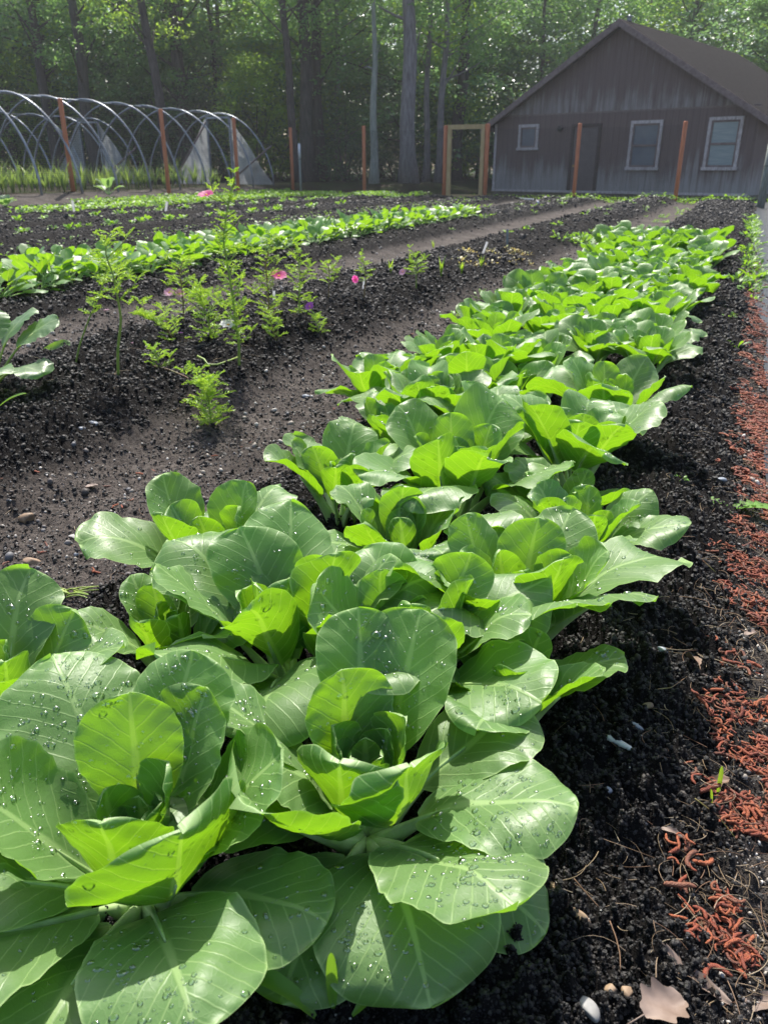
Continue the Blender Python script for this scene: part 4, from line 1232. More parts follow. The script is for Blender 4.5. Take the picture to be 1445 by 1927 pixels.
# a reddish bent stem lying on the soil and the thick bent yellow one
for nm, lab, cat, pix, r0, mt in (('bent_stem', 'thin reddish stem lying bent on dark soil above the drooping cosmos tuft', 'stem', [(290, 695), (320, 702), (350, 715), (372, 728), (388, 742)], .0035, 'redstem'),
                             ('bent_stem', 'thick pale yellow stem lying on the soil below the white flower', 'stem', [(372, 676), (385, 682), (392, 692), (410, 692), (435, 683), (452, 676)], .005, 'greenstem')):
    mb = MB(); P = np.array([gp(u, v) + [0, 0, .012] for u, v in pix]); add_tube(mb, P, np.linspace(r0, r0 * .6, len(P)), 7)
    o = mb.build(nm, M[mt]); tag(o, lab, cat)
# petals shed on the soil
mb_p = None
for i, (u, v, mt, lab) in enumerate([(204, 651, 'palepink', 'long pale pink petal fallen on soil by the bare yellow stem'), (248, 651, 'palepink', 'pink and white petal fallen on soil beyond the yellow stem'), (330, 633, 'mauve', 'mauve petal fallen on soil under the sprawling cosmos'), (196, 588, 'palepink', 'pale pink petal cluster caught between the two bare stems')]):
    P = gp(u, v); b, _ = make_leaf(np.random.default_rng(i), .035, .014, .002, 80, 20, nu=8, nv=5)
    o = b.build('fallen_petal', M[mt]); o.location = (P[0] - .015, P[1], P[2] + .012); o.rotation_euler = (0, 0, .3 * i - .4); tag(o, lab, 'petal', 'petals fallen among the cosmos')

# sprouts at the far end of the flower bed
rng = np.random.default_rng(210)
def blade_plant(rng, n, L, w, spread):
    mb = MB()
    for i in range(n):
        a = rng.uniform(0, 6.28); l = L * rng.uniform(.6, 1.1); sp = spread * rng.uniform(.3, 1.2)
        d = np.array([math.cos(a), math.sin(a), 0]); k = 7; f = np.linspace(0, 1, k)
        C = d[None] * (sp * l * f[:, None] ** 1.8) + np.array([0, 0, 1])[None] * (l * (f - .35 * sp * f ** 2.4))[:, None]
        side = np.array([-d[1], d[0], 0]); ww = w * (1 - f ** 2.2) * (.6 + .6 * np.sin(f * PI)) + .0004
        V = np.concatenate([C - side * ww[:, None], C + d[None] * -(.3 * ww)[:, None], C + side * ww[:, None]], 1).reshape(-1, 3)
        mb.add(V, grid_faces(k, 3))
    return mb
M['garlic'] = foliage_material('garlic leaf', [(.14, .23, .07), (.21, .31, .08), (.34, .36, .12)], (.36, .52, .09), .45, .35)
M['sprout'] = foliage_material('yellow-green sprout', [(.18, .34, .05), (.28, .42, .06)], (.45, .66, .04), .45, .45)
M['weed'] = foliage_material('weed leaf', [(.09, .22, .035), (.15, .32, .05), (.2, .36, .06)], (.34, .60, .03), .45, .42)
M['orange_leaf'] = foliage_material('orange seedling leaf', [(.45, .27, .08), (.55, .46, .24), (.3, .38, .10)], (.5, .4, .12), .5, .4)

SPR = [blade_plant(rng, 7, .12, .006, .35).mesh('sprout', M['sprout'], True) for _ in range(3)]
for u, v, lab in [(735, 515, 'fan of pale green sprout blades nearest the short cosmos with pale bud'), (772, 505, 'second clump of pale green sprout blades past the short cosmos'), (830, 520, 'tallest clump of upright sprout blades before the orange seedlings'), (868, 515, 'sprout blades tucked between orange seedlings and dark soil'),
                  (905, 505, 'last clump of sprout blades under the pale plant label'), (815, 470, 'clump of sprout blades behind the others, closest to the spinach')]:
    P = gp(u, v); o = obj('sprout', SPR[int(rng.integers(0, 3))]); o.location = P; o.rotation_euler = (0, 0, rng.uniform(0, 6)); o.scale = (1, 1, rng.uniform(.8, 1.25)); tag(o, lab, 'sprout', 'pale sprouts at the end of the flower bed')
def leafy(rng, n, L, W, P, phi=(20, 75), mats=('weed', 'weed'), **k):
    mb = MB(); small_leaf_plant(rng, mb, n, L, W, P, phi, **k); return mb.mesh('leafy', [M[m] for m in mats], True)
OR = [leafy(rng, 7, .035, .02, .02, mats=('orange_leaf', 'orange_leaf'), nu=6, nv=3) for _ in range(3)]
pts = [gp(rng.uniform(855, 1000), rng.uniform(468, 502))[:2] for _ in range(34)]
copies(OR, 'orange_seedling', pts, rng, 'small orange and cream seedling in the patch beside the pale plant label', 'seedling', 'orange seedlings in the second bed', (.6, 1.05))

# weeds
WD = [leafy(rng, 9, .05, .016, .012, (30, 85), nu=7, nv=3, qe=.8) for _ in range(3)] + [leafy(rng, 16, .03, .014, .02, (15, 70), nu=6, nv=3) for _ in range(3)]
single = [(895, 580, 0, .95, 'weed with long pale blades at the foot of the dark mound by the sandy path'), (855, 597, 1, .9, 'weed with a white tip growing on the sandy path edge'), (1010, 522, 3, 1.3, 'leafy weed on the sandy path, just left of the crowded pak choi'),
          (800, 652, 2, .8, 'flat pale weed lying on the sandy path'), (1385, 655, 0, .8, 'small pale weed rosette among the rusty catkins by the cloth edge'), (1372, 600, 4, .8, 'bushy small weed beside the black cloth edge'),
          (535, 858, 4, .4, 'tiny yellow-green weed on the sandy path nearest the pak choi'), (328, 897, 3, .35, 'tiny yellow-green weed on the sandy path near the pale curled leaf'), (1280, 905, 3, .35, 'tiny seedling with two leaves under the overhanging pak choi leaf')]
for u, v, k, sc, lab in single:
    P = gp(u, v); o = obj('weed', WD[k]); o.location = P + [0, 0, .003]; o.scale = (sc, sc, sc); o.rotation_euler = (0, 0, rng.uniform(0, 6)); tag(o, lab, 'weed')
# dandelion-like weed at the catkin strip: long lobed leaves
def lobed_leaf(rng, L, W):
    k = 26; f = np.linspace(0, 1, k); w = W / 2 * (.12 + .88 * np.sin(f ** .8 * PI * .92)) * (1 + .5 * np.sin(f * 40)) * (1 - f ** 6) + .0006
    C = np.stack([L * f, .12 * L * np.sin(f * 3), .05 * L * np.sin(f * PI) + .03 * L], 1)
    V = np.stack([C + np.stack([0 * f - .25 * w, -w, .25 * w], 1), C, C + np.stack([0 * f - .25 * w, w, .25 * w], 1)], 1).reshape(-1, 3)
    return V, grid_faces(k, 3)
P = gp(1372, 962); r = empty('dandelion', P, 0, 'dandelion-like weed with jagged leaves lying flat among rusty catkins', 'weed')
r.scale = (1.5, 1.5, 1.5)
for i, (a, L) in enumerate([(150, .055), (122, .06), (5, .085), (-12, .09), (205, .04), (60, .04)]):
    mb = MB(); V, F = lobed_leaf(rng, L, .018); mb.add(V, F); o = mb.build('leaf', M['weed'], r); o.rotation_euler = (0, -.15 if i < 2 else .0, R(a))
pts = []
for _ in range(90):
    s = rng.uniform(5.8, 16); pts.append(xy(s, .10 + rng.normal(0, .05)))
copies(WD, 'weed', pts, rng, 'weed tuft in the green line between the bed and the black cloth', 'weed', 'weeds along the cloth edge', (.9, 1.9))
pts = [xy(rng.uniform(4.6, 20), -1.30 + rng.normal(0, .12)) for _ in range(55)]
copies(WD, 'weed', pts, rng, 'weed tuft on the sandy path between the pak choi bed and the dark mound', 'weed', 'weeds on the sandy path', (.6, 1.5))
pts = [gp(rng.normal(1115, 22), rng.normal(455, 6))[:2] for _ in range(16)]
copies(WD[3:], 'weed', pts, rng, 'weed in the bushy patch on the far dark mound behind the pak choi', 'weed', 'bushy weed patch on the mound', (1.6, 2.6))
pts = [xy(rng.uniform(8, 21), rng.uniform(-2.9, -1.6)) for _ in range(26)] + [xy(rng.uniform(9, 22), rng.uniform(-5.0, -3.6)) for _ in range(26) ]
copies(WD, 'weed', pts, rng, 'stray weed dotted over a far dark bed', 'weed', 'stray weeds on the far beds', (.8, 1.8))

# seedling rows on the far beds
SD = [leafy(rng, 4, .035, .025, .025, (20, 60), nu=5, nv=3) for _ in range(3)]
pts = []
for t0, s0, s1, st_ in ((-5.95, 4.2, 20, .23), (-6.35, 4.8, 21, .23), (-6.75, 5, 21, .26)):
    s = s0
    while s < s1:
        pts.append(xy(s + rng.normal(0, .03), t0 + rng.normal(0, .03))); s += st_
copies(SD, 'seedling', pts, rng, 'tiny seedling in the sparse rows of the dark bed beyond the spinach', 'seedling', 'seedling rows beyond the spinach', (.7, 1.2))
LT = [leafy(rng, 14, .07, .045, .03, (15, 70), nu=6, nv=3) for _ in range(3)]
pts = []
for t0, s0, s1 in ((-8.15, 7.5, 17), (-10.0, 9, 21)):
    s = s0
    while s < s1:
        if rng.random() < .8: pts.append(xy(s + rng.normal(0, .08), t0 + rng.normal(0, .1)))
        s += .25
copies(LT, 'lettuce', pts, rng, 'small yellow-green lettuce in a patchy far row', 'lettuce', 'lettuces in patchy far rows', (.6, 1.15))
# low green cover strips near the back fence
def cover():
    rng = np.random.default_rng(9)
    mb = MB()
    pos = []
    for s0, s1, t0, t1, n in ((21.4, 22.8, -13.8, -8.4, 2600), (11, 22, -12.2, -11.5, 2400), (14, 22, -13.6, -12.9, 1800), (23.0, 24.2, -14, -9.5, 1200), (23.2, 25.2, -8, 1, 900), (22.3, 23.3, -4.5, 0, 500)):
        x, y = xy(rng.uniform(s0, s1, n), rng.uniform(t0, t1, n)); pos.append(np.stack([x, y, ground(x, y) + rng.uniform(.01, .12, n)], 1))
    pos = np.concatenate(pos)
    scatter(mb, LEAFV, LEAFF, pos, rotmats(rng, len(pos), .6), rng.uniform(.05, .11, len(pos)))
    tag(mb.build('ground_cover', M['weed'], smooth=False), 'low green ground cover in strips along the back fence', 'ground cover', kind='stuff')
cover()
# garlic between fence and hoops
GA = [blade_plant(rng, 9, .62, .013, .5).mesh('garlic_plant', M['garlic'], True) for _ in range(5)]
pts = []
for t0 in (-15.0, -15.45, -15.9, -16.4):
    s = 13.2
    while s < 22.5:
        if rng.random() < .9 - .04 * (s - 13): pts.append(xy(s + rng.normal(0, .08), t0 + rng.normal(0, .06)))
        s += .26
copies(GA, 'garlic_plant', pts, rng, 'garlic plant with long upright blades in the row under the tunnel hoops', 'garlic', 'garlic rows under the tunnel hoops', (.95, 1.4), tilt=.08)
# broccoli plant before the fence
P = gp(205, 366); rb = empty('broccoli_plant', P, 0, 'grey-green broccoli plant with broad leaves standing before the garlic and fence', 'broccoli')
r2 = np.random.default_rng(4)
M['broc'] = leaf_material('broccoli leaf', (.13, .22, .13), (.35, .45, .3), (.3, .5, .1), veins=False)
for i in range(9): add_leaf(rb, r2, i * 137, 'broc', L=.26, W=.19, P=.16, phi0=r2.uniform(5, 50), bend=r2.uniform(20, 60), cup=.3, nu=10, nv=7, sw=.012)
# pale cabbage-like leaves at the far side of the garden
P = gp(12, 388); rb = empty('cabbage_plant', P, 0, 'whitish cabbage leaves low at the photo edge, far across the beds', 'cabbage')
for i in range(8): add_leaf(rb, r2, i * 137, 'broc', L=.2, W=.2, P=.05, phi0=r2.uniform(10, 60), bend=r2.uniform(20, 50), cup=.5, nu=10, nv=7, sw=.012)
# big squash leaves at the side
P = gp(-18, 730); rs = empty('squash_plant', P, 0, 'squash-like plant with large toothed grey-green leaves beside the sandy strip', 'squash')
for az, L, W, Pq, p0, bd, rl in [(20, .17, .14, .16, 30, 45, 10), (-25, .16, .15, .12, 48, 62, 0), (55, .18, .12, .14, 20, 50, -15), (-60, .15, .14, .12, 50, 50, 10), (100, .16, .14, .13, 20, 30, 0), (160, .16, .14, .12, 30, 40, 0), (215, .15, .14, .12, 40, 50, 0)]:
    b, sp = make_leaf(r2, L, W, Pq, p0, bd, 1.5, .3, -.3, .05, rl, 10, 0, 40, 11)
    V = b.V[0].reshape(40, 11, 3); c = V[:, 5:6]; f = np.linspace(0, 1, 40)
    V[:] = c + (V - c) * (1 + .10 * (((f * 11) % 1) - .5))[:, None, None]
    b.V[0] = V.reshape(-1, 3); o = b.build('leaf', M['squash'], rs); o.rotation_euler = (0, 0, R(az))
    sb = MB(); add_tube(sb, sp, np.linspace(.006, .002, len(sp)), 7); sb.build('stalk', M['greenstem'], o)
lf = gp(60, 690)
rs2 = empty('squash_seedling', gp(45, 690), 0, 'single long toothed bright leaf pointing over the pale sand, beside the squash-like plant', 'squash')
b, sp = make_leaf(r2, .20, .07, .03, 62, 10, 1.5, .9, .6, .04, 35, 0, 0, 30, 9); o = b.build('leaf', M['squash'], rs2); o.rotation_euler = (0, 0, R(25))
rs3 = empty('mustard_plant', gp(-25, 600), 0, 'upright bright yellow-green mustard leaves at the photo edge before the spinach', 'mustard')
for az, p0 in ((10, 18), (-30, 30), (60, 10), (150, 20)): add_leaf(rs3, r2, az, 'pakfar', L=.19, W=.08, P=.10, phi0=p0, bend=14, cup=.6, nu=16, nv=7, roll=30, ruf=.08)
rs4 = empty('grass_tuft', gp(8, 790), 0, 'curved green leaf tip poking in over dark soil at the photo edge', 'grass')
b, sp = make_leaf(r2, .10, .018, .04, 40, 45, 1.3, .6, nu=14, nv=5); o = b.build('leaf', M['weed'], rs4); o.rotation_euler = (0, 0, R(20)); rs4.location.x -= .06
# seedlings close by: a grass shoot on the strip and the sprout at the very front
def shoot(px, lab, blades, cat='grass'):
    P = gp(*px); r = empty('grass_shoot', P, 0, lab, cat)
    for az, L, w, p0, bd in blades:
        b, sp = make_leaf(r2, L, w, .01, p0, bd, 1.4, .9, nu=16, nv=5, q_exp=.35); o = b.build('leaf', M['sprout'] if w < .01 else M['weed'], r); o.rotation_euler = (0, 0, R(az))
shoot((1350, 1520), 'small upright two-coloured grass shoot by the buried green-edged cloth', [(80, .045, .007, 5, 6), (200, .03, .006, 10, 5)])
shoot((628, 1935), 'young grass seedling with arching blade in front of the big drooping leaf', [(165, .12, .022, 35, 85), (95, .07, .012, 0, 8), (20, .09, .016, 40, 60)])

# plant labels stuck in the soil
for u, v, h, lean, mt, lab in [(141, 405, .13, 0, 'white', 'white plastic plant label standing upright in the far dark bed, nearest the fence posts'), (311, 406, .13, .25, 'white', 'white plastic plant label tilted in the far dark bed, under the cosmos side'),
                           (908, 478, .12, .35, 'white', 'pale plant label leaning behind the orange seedlings'), (954, 462, .15, -.05, 'grey', 'dark grey plant label behind the orange seedlings, farther than the pale one'),
                           (516, 570, .1, .05, 'white', 'whitish plant label hidden among cosmos stems'), (683, 545, .1, .2, 'white', 'white plant label tilted by the hanging pink bud')]:
    P = gp(u, v); m = MB(); w_ = .011
    V = [(-w_ * .4, 0, -.02), (w_ * .4, 0, -.02), (-w_, 0, .03), (w_, 0, .03), (-w_, 0, h), (w_, 0, h)]
    V = np.array(V + [(x, .0015, z) for x, _, z in V])
    m.add(V, [[0, 1, 3, 2], [2, 3, 5, 4], [6, 8, 9, 7], [8, 10, 11, 9], [4, 5, 11, 10], [2, 4, 10, 8], [3, 9, 11, 5]])
    o = m.build('plant_label', M['whitepetal' if mt == 'white' else mt], smooth=False); o.location = P; o.rotation_euler = (0, lean, .3); k = max(.65, P[1] / 8); o.scale = (k, k, k); tag(o, lab, 'plant label')
# pipe on the ground by the shed
m = MB(); Q = np.array([gp(u, v) + [0, 0, .03] for u, v in ((975, 376), (990, 377), (1003, 378), (1010, 380), (1012, 384))]); add_tube(m, Q, .03, 8)
tag(m.build('drain_pipe', M['white']), 'short white pipe lying on the ground between gate and shed door', 'pipe')

# ------------------------------------------------------------------ things lying on the soil
def catkin_mesh(seed):
    rng = np.random.default_rng(seed); n = 18; f = np.linspace(0, 1, n)
    L = rng.uniform(.028, .042); k = rng.uniform(-1, 1) * 3.2
    a = k * (f - .5) + rng.uniform(-.8, .8) * np.sin(f * PI * 2) * .6
    P = np.stack([np.cumsum(np.cos(a)) * L / n, np.cumsum(np.sin(a)) * L / n, .0028 + .003 * np.abs(np.sin(f * 4 + seed)) * rng.uniform(0, 1.4)], 1)
    P[:, :2] -= P[:, :2].mean(0)
    r = rng.uniform(.0021, .0030) * np.clip(np.minimum(f * 6 + .35, (1 - f) * 5 + .3), 0, 1)
    V, F, C = tube(P, r, 10, flat=.9, up=(0, 0, 1))
    V = V + rng.normal(0, .00022, V.shape)
    mb = MB(); mb.add(V, F); mb.F.append(C); mb.M.append(np.zeros(len(C), int))
    return mb
def catkin_mat():
    t = NT('rusty catkin'); oi = t.t.nodes.new('ShaderNodeObjectInfo').outputs['Random']
    rp = t.t.nodes.new('ShaderNodeNewGeometry').outputs['Random Per Island']
    v = t.t.nodes.new('ShaderNodeTexVoronoi'); v.inputs['Scale'].default_value = 900; t.set(v.inputs['Vector'], t.coord())
    c = t.ramp(t.math('FRACT', t.math('ADD', oi, rp)), [(0, (.18, .045, .028)), (.35, (.38, .085, .036)), (.7, (.52, .15, .055)), (.85, (.26, .12, .07)), (1, (.14, .06, .04))])
    c = t.mix(t.math('MULTIPLY', t.step(.15, .55, v.outputs[0]), .6), c, (.12, .03, .018))
    return t.done(t.bsdf(c, .6, .4, 0, t.bump(v.outputs[0], .8, .001)))
M['catkin'] = catkin_mat()
CK = [catkin_mesh(i) for i in range(12)]
CKM = [c.mesh('catkin', M['catkin']) for c in CK]
rng = np.random.default_rng(500)
def lay(name, me, x, y, rng, label, cat, group=None, s=1., dz=0., tl=.15):
    o = obj(name, me); o.location = (x, y, G(x, y) + float(micro([x], [y])[0]) + dz); o.rotation_euler = (rng.normal(0, tl), rng.normal(0, tl), rng.uniform(0, 6.28)); o.scale = (s, s, s)
    return tag(o, label, cat, group)
cand = []
while len(cand) < 4600:
    s = math.exp(rng.uniform(math.log(.62), math.log(8.5))); t = .15 + rng.normal(0, .045)
    x, y = xy(s, t)
    if FPX * x / (y * CP + HC * math.sin(PITCH)) > 760: continue
    cl = mnoise.noise((x * 9, y * 9, 3.3)) + .6 * mnoise.noise((x * 23, y * 23, 1.3))
    if cl < (-.04 if s < 1.5 else -.08) + .9 * max(0, .10 - t) * 9 - .12 * min(1, max(0, s - 1.6)): continue
    cand.append((s, x, y))
cand.sort()
CL = 'rusty red pine catkin in the dense litter strip beside the black cloth path'
nearc = [c for c in cand if c[0] < 2.0]
step_pts = [nearc[i] for i in rng.permutation(len(nearc))[:290]]
for i, (s, x, y) in enumerate(step_pts):
    lay('pine_catkin', CKM[i % 12], x, y, rng, CL, 'catkin', 'catkins in the litter strip', rng.uniform(.55, 1.2), -.001 + .005 * rng.random(), .25)
mb = MB(); used_ = set(step_pts)
rest = [c for c in cand if c not in used_]
for i, (s, x, y) in enumerate(rest):
    c = CK[i % 12]; a = rng.uniform(0, 6.28); cs, sn = math.cos(a), math.sin(a); V = c.V[0]; k = rng.uniform(.8, 1.2) if s > 2.0 else rng.uniform(.35, .8)
    W_ = np.stack([V[:, 0] * cs - V[:, 1] * sn, V[:, 0] * sn + V[:, 1] * cs, V[:, 2]], 1) * k + [x, y, G(x, y) + .002 + .008 * rng.random()]
    b0 = mb.n; mb.add(W_, c.F[0])
tag(mb.build('catkin_litter', M['catkin']), 'carpet of rusty catkins too many to count along the cloth path', 'catkin litter', kind='stuff')
for i, (u, v, lab) in enumerate([(1288, 1585, 'brown dried catkin standing out on black soil, apart from the strip'), (1296, 1622, 'curled red catkin on black soil just below the dried brown one'), (1276, 1678, 'short red catkin with a white tuft on black soil'), (1415, 1780, 'bright red crescent catkin lying alone on black soil'),
                                  (1340, 1840, 'hooked red catkin beside the dry leaf scraps')]):
    P = gp(u, v); lay('pine_catkin', CKM[(i * 5 + 2) % 12], P[0], P[1], rng, lab, 'catkin', None, 1.1, .003)
pts = []
for _ in range(62):
    s = math.exp(rng.uniform(math.log(.8), math.log(4.5))); pts.append(xy(s, rng.uniform(-1.75, -1.05)))
for i, (x, y) in enumerate(pts):
    lay('pine_catkin', CKM[i % 12], x, y, rng, 'rusty catkin scattered on the pebbly path between the two near beds', 'catkin', 'catkins on the pebbly path', rng.uniform(.6, 1), .003)

M['stone_w'] = simple('white stone', (.36, .35, .335), (.22, .21, .20), 60, .55, .4, .3, .002)
M['stone_b'] = simple('blue-grey stone', (.16, .19, .24), (.26, .28, .32), 90, .45, .5, .3, .002)
M['stone_t'] = simple('tan stone', (.32, .22, .14), (.22, .15, .10), 70, .6, .4, .3, .002)
M['shell'] = simple('white shell shard', (.6, .6, .62), rough=.4)
def stone(u, v, size, mt, lab, seed, shape=(1, .7, .55), rz=0):
    rng = np.random.default_rng(seed); V, F = ico(2)
    D = V.copy()
    for _ in range(7):
        n = rng.normal(size=3); n /= np.linalg.norm(n); d = D @ n; D -= np.outer(np.clip(d - rng.uniform(.5, .8), 0, 1), n) * .9
    D = D * np.array(shape) * size
    P = gp(u, v); mb = MB(); mb.add(D, F); o = mb.build('stone', M[mt])
    o.location = (P[0], P[1], G(P[0], P[1]) + float(micro([P[0]], [P[1]])[0]) + size * shape[2] * .35); o.rotation_euler = (rng.normal(0, .15), rng.normal(0, .15), rz)
    tag(o, lab, 'stone')
stone(1108, 1888, .013, 'stone_w', 'chunky white stone on black soil at the photo bottom', 1, (.75, 1.15, .5), .3)
stone(1150, 1858, .0068, 'stone_t', 'round yellowish pebble beside the chunky white stone', 2, (1, 1, .7))
stone(1180, 1862, .0075, 'stone_t', 'angular tan pebble next to the round yellowish pebble', 3, (.8, 1.1, .6))
stone(1094, 1718, .012, 'stone_t', 'long brown pebble on black soil below the drooping leaf', 4, (.5, 1.2, .45), .75)
stone(1040, 1658, .0075, 'stone_t', 'oval brown pebble at the tip of the drooping pak choi leaf', 5, (.7, 1.1, .6), .4)
stone(1133, 1502, .010, 'stone_b', 'blue-grey stone on black soil below the white shard', 6, (1.1, .75, .5), -.6)
stone(1242, 1243, .009, 'stone_b', 'dark blue-grey stone near the dry brown leaf', 7, (1.1, .7, .5), -.6)
stone(1197, 1360, .010, 'stone_b', 'flat grey stone above the white shard', 8, (1.2, .6, .4), -.5)
stone(1220, 1320, .009, 'stone_t', 'small brown stone on black soil beside dry roots', 9)
stone(1355, 918, .013, 'stone_b', 'bluish stone behind the dandelion-like weed', 10)
stone(1438, 915, .017, 'stone_t', 'brown stone at the photo edge in the litter strip', 11)
stone(52, 975, .022, 'stone_t', 'large squarish grey-tan stone on the dark soil by the pebbly path', 12, (1.1, .8, .8), .1)
stone(62, 1060, .020, 'stone_t', 'rounded tan stone on the pebbly path', 13, (1.1, .8, .6), .1)
stone(140, 1010, .014, 'stone_w', 'flat whitish stone on the pebbly path', 14, (1.3, .8, .3))
stone(145, 1052, .008, 'stone_b', 'small blue-grey stone on the pebbly path nearest the spear leaves', 15)
stone(88, 1033, .0085, 'stone_w', 'round white pebble on the path between two tan stones', 16)
stone(575, 745, .022, 'stone_b', 'dark wet-looking stone on the sandy path near the small tuft', 17, (1.3, .7, .5), -.4)
stone(178, 803, .016, 'stone_b', 'pale blue stone on the mound slope, upper one of a pair', 18, (1.2, .7, .6))
stone(155, 811, .013, 'stone_b', 'pale blue stone on the mound slope, lower one of a pair', 19)
def shard():
    P0, P1 = gp(1142, 1395), gp(1184, 1427)
    n = 16; f = np.linspace(0, 1, n); m = MB(); V = []
    d = P1 - P0; d[2] = 0; L = np.linalg.norm(d); d /= L; sd = np.array([-d[1], d[0], 0])
    for i, q in enumerate(f):
        c = P0 + d * L * q + [0, 0, .010]; w = .0065 * (1 - .35 * q) * min(1, (q + .1) * 6) * min(1, (1.08 - q) * 7)
        j = .0011 * math.sin(i * 2.3) * (i % 2)
        V += [c - sd * (w + j) - [0, 0, .002], c - sd * w * .3 + [0, 0, .002], c + sd * w + [0, 0, 0], c - [0, 0, .003]]
    m.add(V, grid_faces(n, 4, True)); m.add([V[0], V[1], V[2], V[3]], [[3, 2, 1, 0]]); m.add(V[-4:], [[0, 1, 2, 3]])
    tag(m.build('shell_shard', M['shell']), 'white jagged shard lying on black soil beside the pak choi', 'shard')
shard()

M['dryleaf'] = simple('dry brown leaf', (.22, .14, .10), (.14, .09, .06), 30, .6, .3, .3, .002)
M['paleleaf'] = simple('pale dry leaf', (.27, .205, .17), (.17, .12, .095), 30, .6, .3, .3, .002)
def dry_leaf(u, v, L, W, mt, lab, seed, rz, curl=.7, lob=.3, dz=.006, tiltx=0):
    rng = np.random.default_rng(seed); k, m = 22, 7; f = np.linspace(0, 1, k); g = np.linspace(-1, 1, m)
    w = W / 2 * np.sin(np.clip(f * .95 + .03, 0, 1) * PI) ** .6 * (1 + lob * np.sin(f * 19 + seed))
    Y = w[:, None] * np.sin(g[None] * curl) / curl; Z = w[:, None] * (1 - np.cos(g[None] * curl)) / curl * 1.3 + .12 * L * np.sin(f * 3 + seed)[:, None] + .03 * L * np.sin(g[None] * 3 + f[:, None] * 7)
    V = np.stack([np.tile((f - .5)[:, None] * L, (1, m)), Y, Z], -1).reshape(-1, 3)
    mb = MB(); mb.add(V, grid_faces(k, m)); V2 = bez((-.5 * L, 0, Z[0, 3]), (-.65 * L, 0, Z[0, 3]), (-.85 * L, .05 * L, Z[0, 3] - .1 * L), 5)
    add_tube(mb, V2, .0008, 5)
    P = gp(u, v); o = mb.build('dry_leaf', M[mt]); o.location = (P[0], P[1], G(P[0], P[1]) + max(0, float(micro([P[0]], [P[1]])[0])) + dz); o.rotation_euler = (tiltx, rng.normal(0, .1), rz)
    tag(o, lab, 'leaf')
dry_leaf(1300, 1250, .036, .024, 'dryleaf', 'folded brown dry leaf on black soil between pak choi and catkins', 1, 1.7, .9, .1, .008, .5)
dry_leaf(1245, 1905, .055, .046, 'paleleaf', 'big pale brown lobed dry leaf with holes at the photo bottom', 2, .5, .7, .2, .010)
dry_leaf(1308, 1848, .075, .017, 'paleleaf', 'long narrow pale dry leaf slanting over the big lobed one', 3, -.75, .5, .1, .012)
dry_leaf(1430, 1895, .045, .018, 'paleleaf', 'pale dry leaf scrap at the bottom corner among catkins', 4, .1, .5, .1, .01)
dry_leaf(1345, 1478, .04, .022, 'dryleaf', 'dark brown dry leaf half buried beside the grass shoot', 5, .2, .5, .2, .003)
dry_leaf(1410, 1200, .028, .016, 'paleleaf', 'small pink-brown dry leaf among the rusty catkins', 6, .3, .6, .1, .006)
dry_leaf(1262, 1572, .026, .010, 'paleleaf', 'thin pale dry leaf beside the standing brown catkin', 7, -.4, .8, .1, .004)
dry_leaf(175, 922, .034, .022, 'paleleaf', 'pale curled dry leaf on dark soil beside a red catkin', 8, .7, .5, .1, .006)
dry_leaf(1340, 1275, .03, .006, 'paleleaf', 'slender pale dry leaf trailing from the folded brown leaf', 9, -.2, .6, 0, .004)
# twigs, dry roots and needles
M['straw'] = foliage_material('straw', [(.13, .085, .05), (.26, .19, .11), (.15, .07, .04), (.38, .31, .21)], (.3, .2, .1), .6, .1)
def litter():
    rng = np.random.default_rng(12); mb = MB(); pl = []
    for _ in range(1300):
        s = math.exp(rng.uniform(math.log(.6), math.log(5))); pl.append((s, .14 + rng.normal(0, .06), 1.0))
    for _ in range(130):
        s = math.exp(rng.uniform(math.log(.6), math.log(3))); pl.append((s, -.04 + rng.normal(0, .05), .8))
    for _ in range(360):
        s = math.exp(rng.uniform(math.log(.8), math.log(7))); pl.append((s, rng.uniform(-2.3, -1.0), 1.0))
    for s, t, k in pl:
        x, y = xy(s, t); a = rng.uniform(0, 6.28); L = k * rng.uniform(.012, .06) * (1 if s < 2 else 1.5)
        d = np.array([math.cos(a), math.sin(a), 0]); p = np.array([x, y, G(x, y) + max(0, float(micro([x], [y])[0])) + .002])
        c = p + d * L * .5 + np.array([-d[1], d[0], 0]) * rng.normal(0, .28) * L + [0, 0, abs(rng.normal(0, .005))]
        e = p + d * L + [0, 0, rng.uniform(-.004, .005)]
        add_tube(mb, bez(p, c, e, 6), np.linspace(1, .5, 6) * rng.uniform(.0003, .0008), 4, caps=False)
    tag(mb.build('plant_litter', M['straw']), 'dry twigs, roots and pine needles strewn over the soil', 'litter', kind='stuff')
litter()
def twig(pix, r, lab, mt='straw'):
    P = np.array([gp(u, v) for u, v in pix]); P[:, 2] = [G(p[0], p[1]) + max(0, float(micro([p[0]], [p[1]])[0])) + .004 for p in P]
    t = np.linspace(0, len(P) - 1, 12); Q = np.stack([np.interp(t, np.arange(len(P)), P[:, k]) for k in range(3)], 1)
    mb = MB(); add_tube(mb, Q, np.linspace(r, r * .6, 12), 6); tag(mb.build('twig', M[mt]), lab, 'twig')
twig([(1078, 1660), (1102, 1686), (1126, 1712)], .0009, 'straight pale twig above the long brown pebble')
twig([(1146, 1738), (1158, 1770), (1165, 1800), (1166, 1830)], .0008, 'curved pale twig below the straight one, on black soil')
twig([(1235, 1312), (1262, 1298), (1290, 1282)], .0008, 'pair-like reddish pine needle on black soil under the folded leaf', 'redstem')
twig([(1302, 1526), (1345, 1556), (1382, 1586)], .0009, 'reddish straight twig beside the small green shoot', 'redstem')
twig([(1220, 990), (1270, 1025), (1310, 1055), (1345, 1080)], .0016, 'long dark reddish twig on the bed slope below the dandelion-like weed', 'redstem')
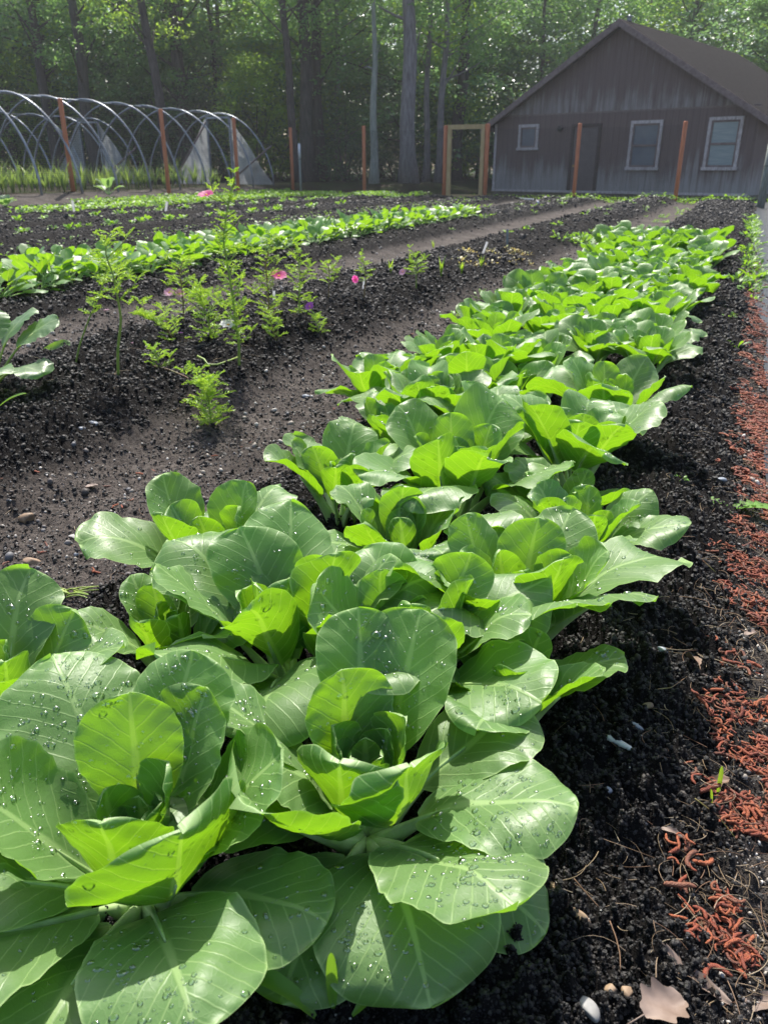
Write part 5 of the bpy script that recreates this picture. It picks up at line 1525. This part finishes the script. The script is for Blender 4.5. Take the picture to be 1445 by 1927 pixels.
twig([(1330, 1312), (1390, 1322), (1450, 1332)], .0008, 'long red pine needle lying across the rusty catkins', 'redstem')
# torn roots beside the near plants
def roots():
    P = gp(130, 1122); r = np.random.default_rng(3); mb = MB()
    for i in range(16):
        a = r.uniform(2.6, 4.2) if i < 8 else r.uniform(-.6, .8); L = r.uniform(.03, .085); d = np.array([math.cos(a), math.sin(a) * .7, 0])
        q = np.array([r.normal(0, .012), r.normal(0, .008), .008]); add_tube(mb, bez(q, q + d * L * .5 + [0, r.normal(0, .015), .012], q + d * L + [0, 0, -.004], 7), np.linspace(.0022, .0008, 7), 5)
    o = mb.build('pulled_weed', M['greenstem']); o.location = P; tag(o, 'wilted pulled weed with pale roots lying on the pebbly path', 'weed')
roots()
# haze between here and the woods, mostly added to stand in for lens glare
def haze():
    mb = MB(); add_box(mb, (-185, -185, -1.5), (185, 185, 20))
    m = bpy.data.materials.new('haze'); m.use_nodes = True; t = m.node_tree; t.nodes.clear()
    o = t.nodes.new('ShaderNodeOutputMaterial'); v = t.nodes.new('ShaderNodeVolumePrincipled')
    v.inputs['Color'].default_value = (.93, .96, 1, 1); v.inputs['Density'].default_value = HAZE; v.inputs['Anisotropy'].default_value = .35
    t.links.new(v.outputs[0], o.inputs['Volume'])
    tag(mb.build('haze', m, smooth=False), 'thin bright haze in the air, added mostly for the veil of lens glare', 'haze', kind='stuff')
HAZE = .0010
haze()
# ------------------------------------------------------------------ light, sky, camera (trees and buildings follow)
SUN_EL, SUN_AZ = 54, -6
d = Vector((math.sin(R(SUN_AZ)) * math.cos(R(SUN_EL)), math.cos(R(SUN_AZ)) * math.cos(R(SUN_EL)), math.sin(R(SUN_EL))))
sl = bpy.data.lights.new('sun', 'SUN'); sl.energy = 4.4; sl.angle = R(.53); sl.color = (1, .95, .87)
so = bpy.data.objects.new('sun', sl); COL.objects.link(so); so.rotation_euler = d.to_track_quat('Z', 'Y').to_euler()
w = bpy.data.worlds.new('World'); scene.world = w; w.use_nodes = True
nt = w.node_tree
sky = nt.nodes.new('ShaderNodeTexSky'); sky.sky_type = 'NISHITA'; sky.sun_disc = False
sky.sun_elevation = R(SUN_EL); sky.sun_rotation = R(SUN_AZ); sky.air_density = 1; sky.dust_density = 2.5; sky.ozone_density = 1
nt.links.new(sky.outputs[0], nt.nodes['Background'].inputs[0]); nt.nodes['Background'].inputs[1].default_value = .125

cd = bpy.data.cameras.new('camera'); co = bpy.data.objects.new('camera', cd); COL.objects.link(co)
co.location = (0, 0, HC); co.rotation_euler = (PI / 2 - PITCH, 0, 0)
cd.sensor_fit = 'VERTICAL'; cd.sensor_height = 36; cd.lens = FPX / 1927 * 36
cd.clip_start = .02; cd.clip_end = 800
cd.dof.use_dof = True; cd.dof.focus_distance = 1.25; cd.dof.aperture_fstop = 11
scene.camera = co
scene.view_settings.view_transform = 'Standard'; scene.view_settings.look = 'None'
scene.view_settings.exposure = .84; scene.view_settings.gamma = 1
scene.cycles.max_bounces = 8; scene.cycles.transparent_max_bounces = 16
scene.cycles.caustics_reflective = False; scene.cycles.caustics_refractive = False
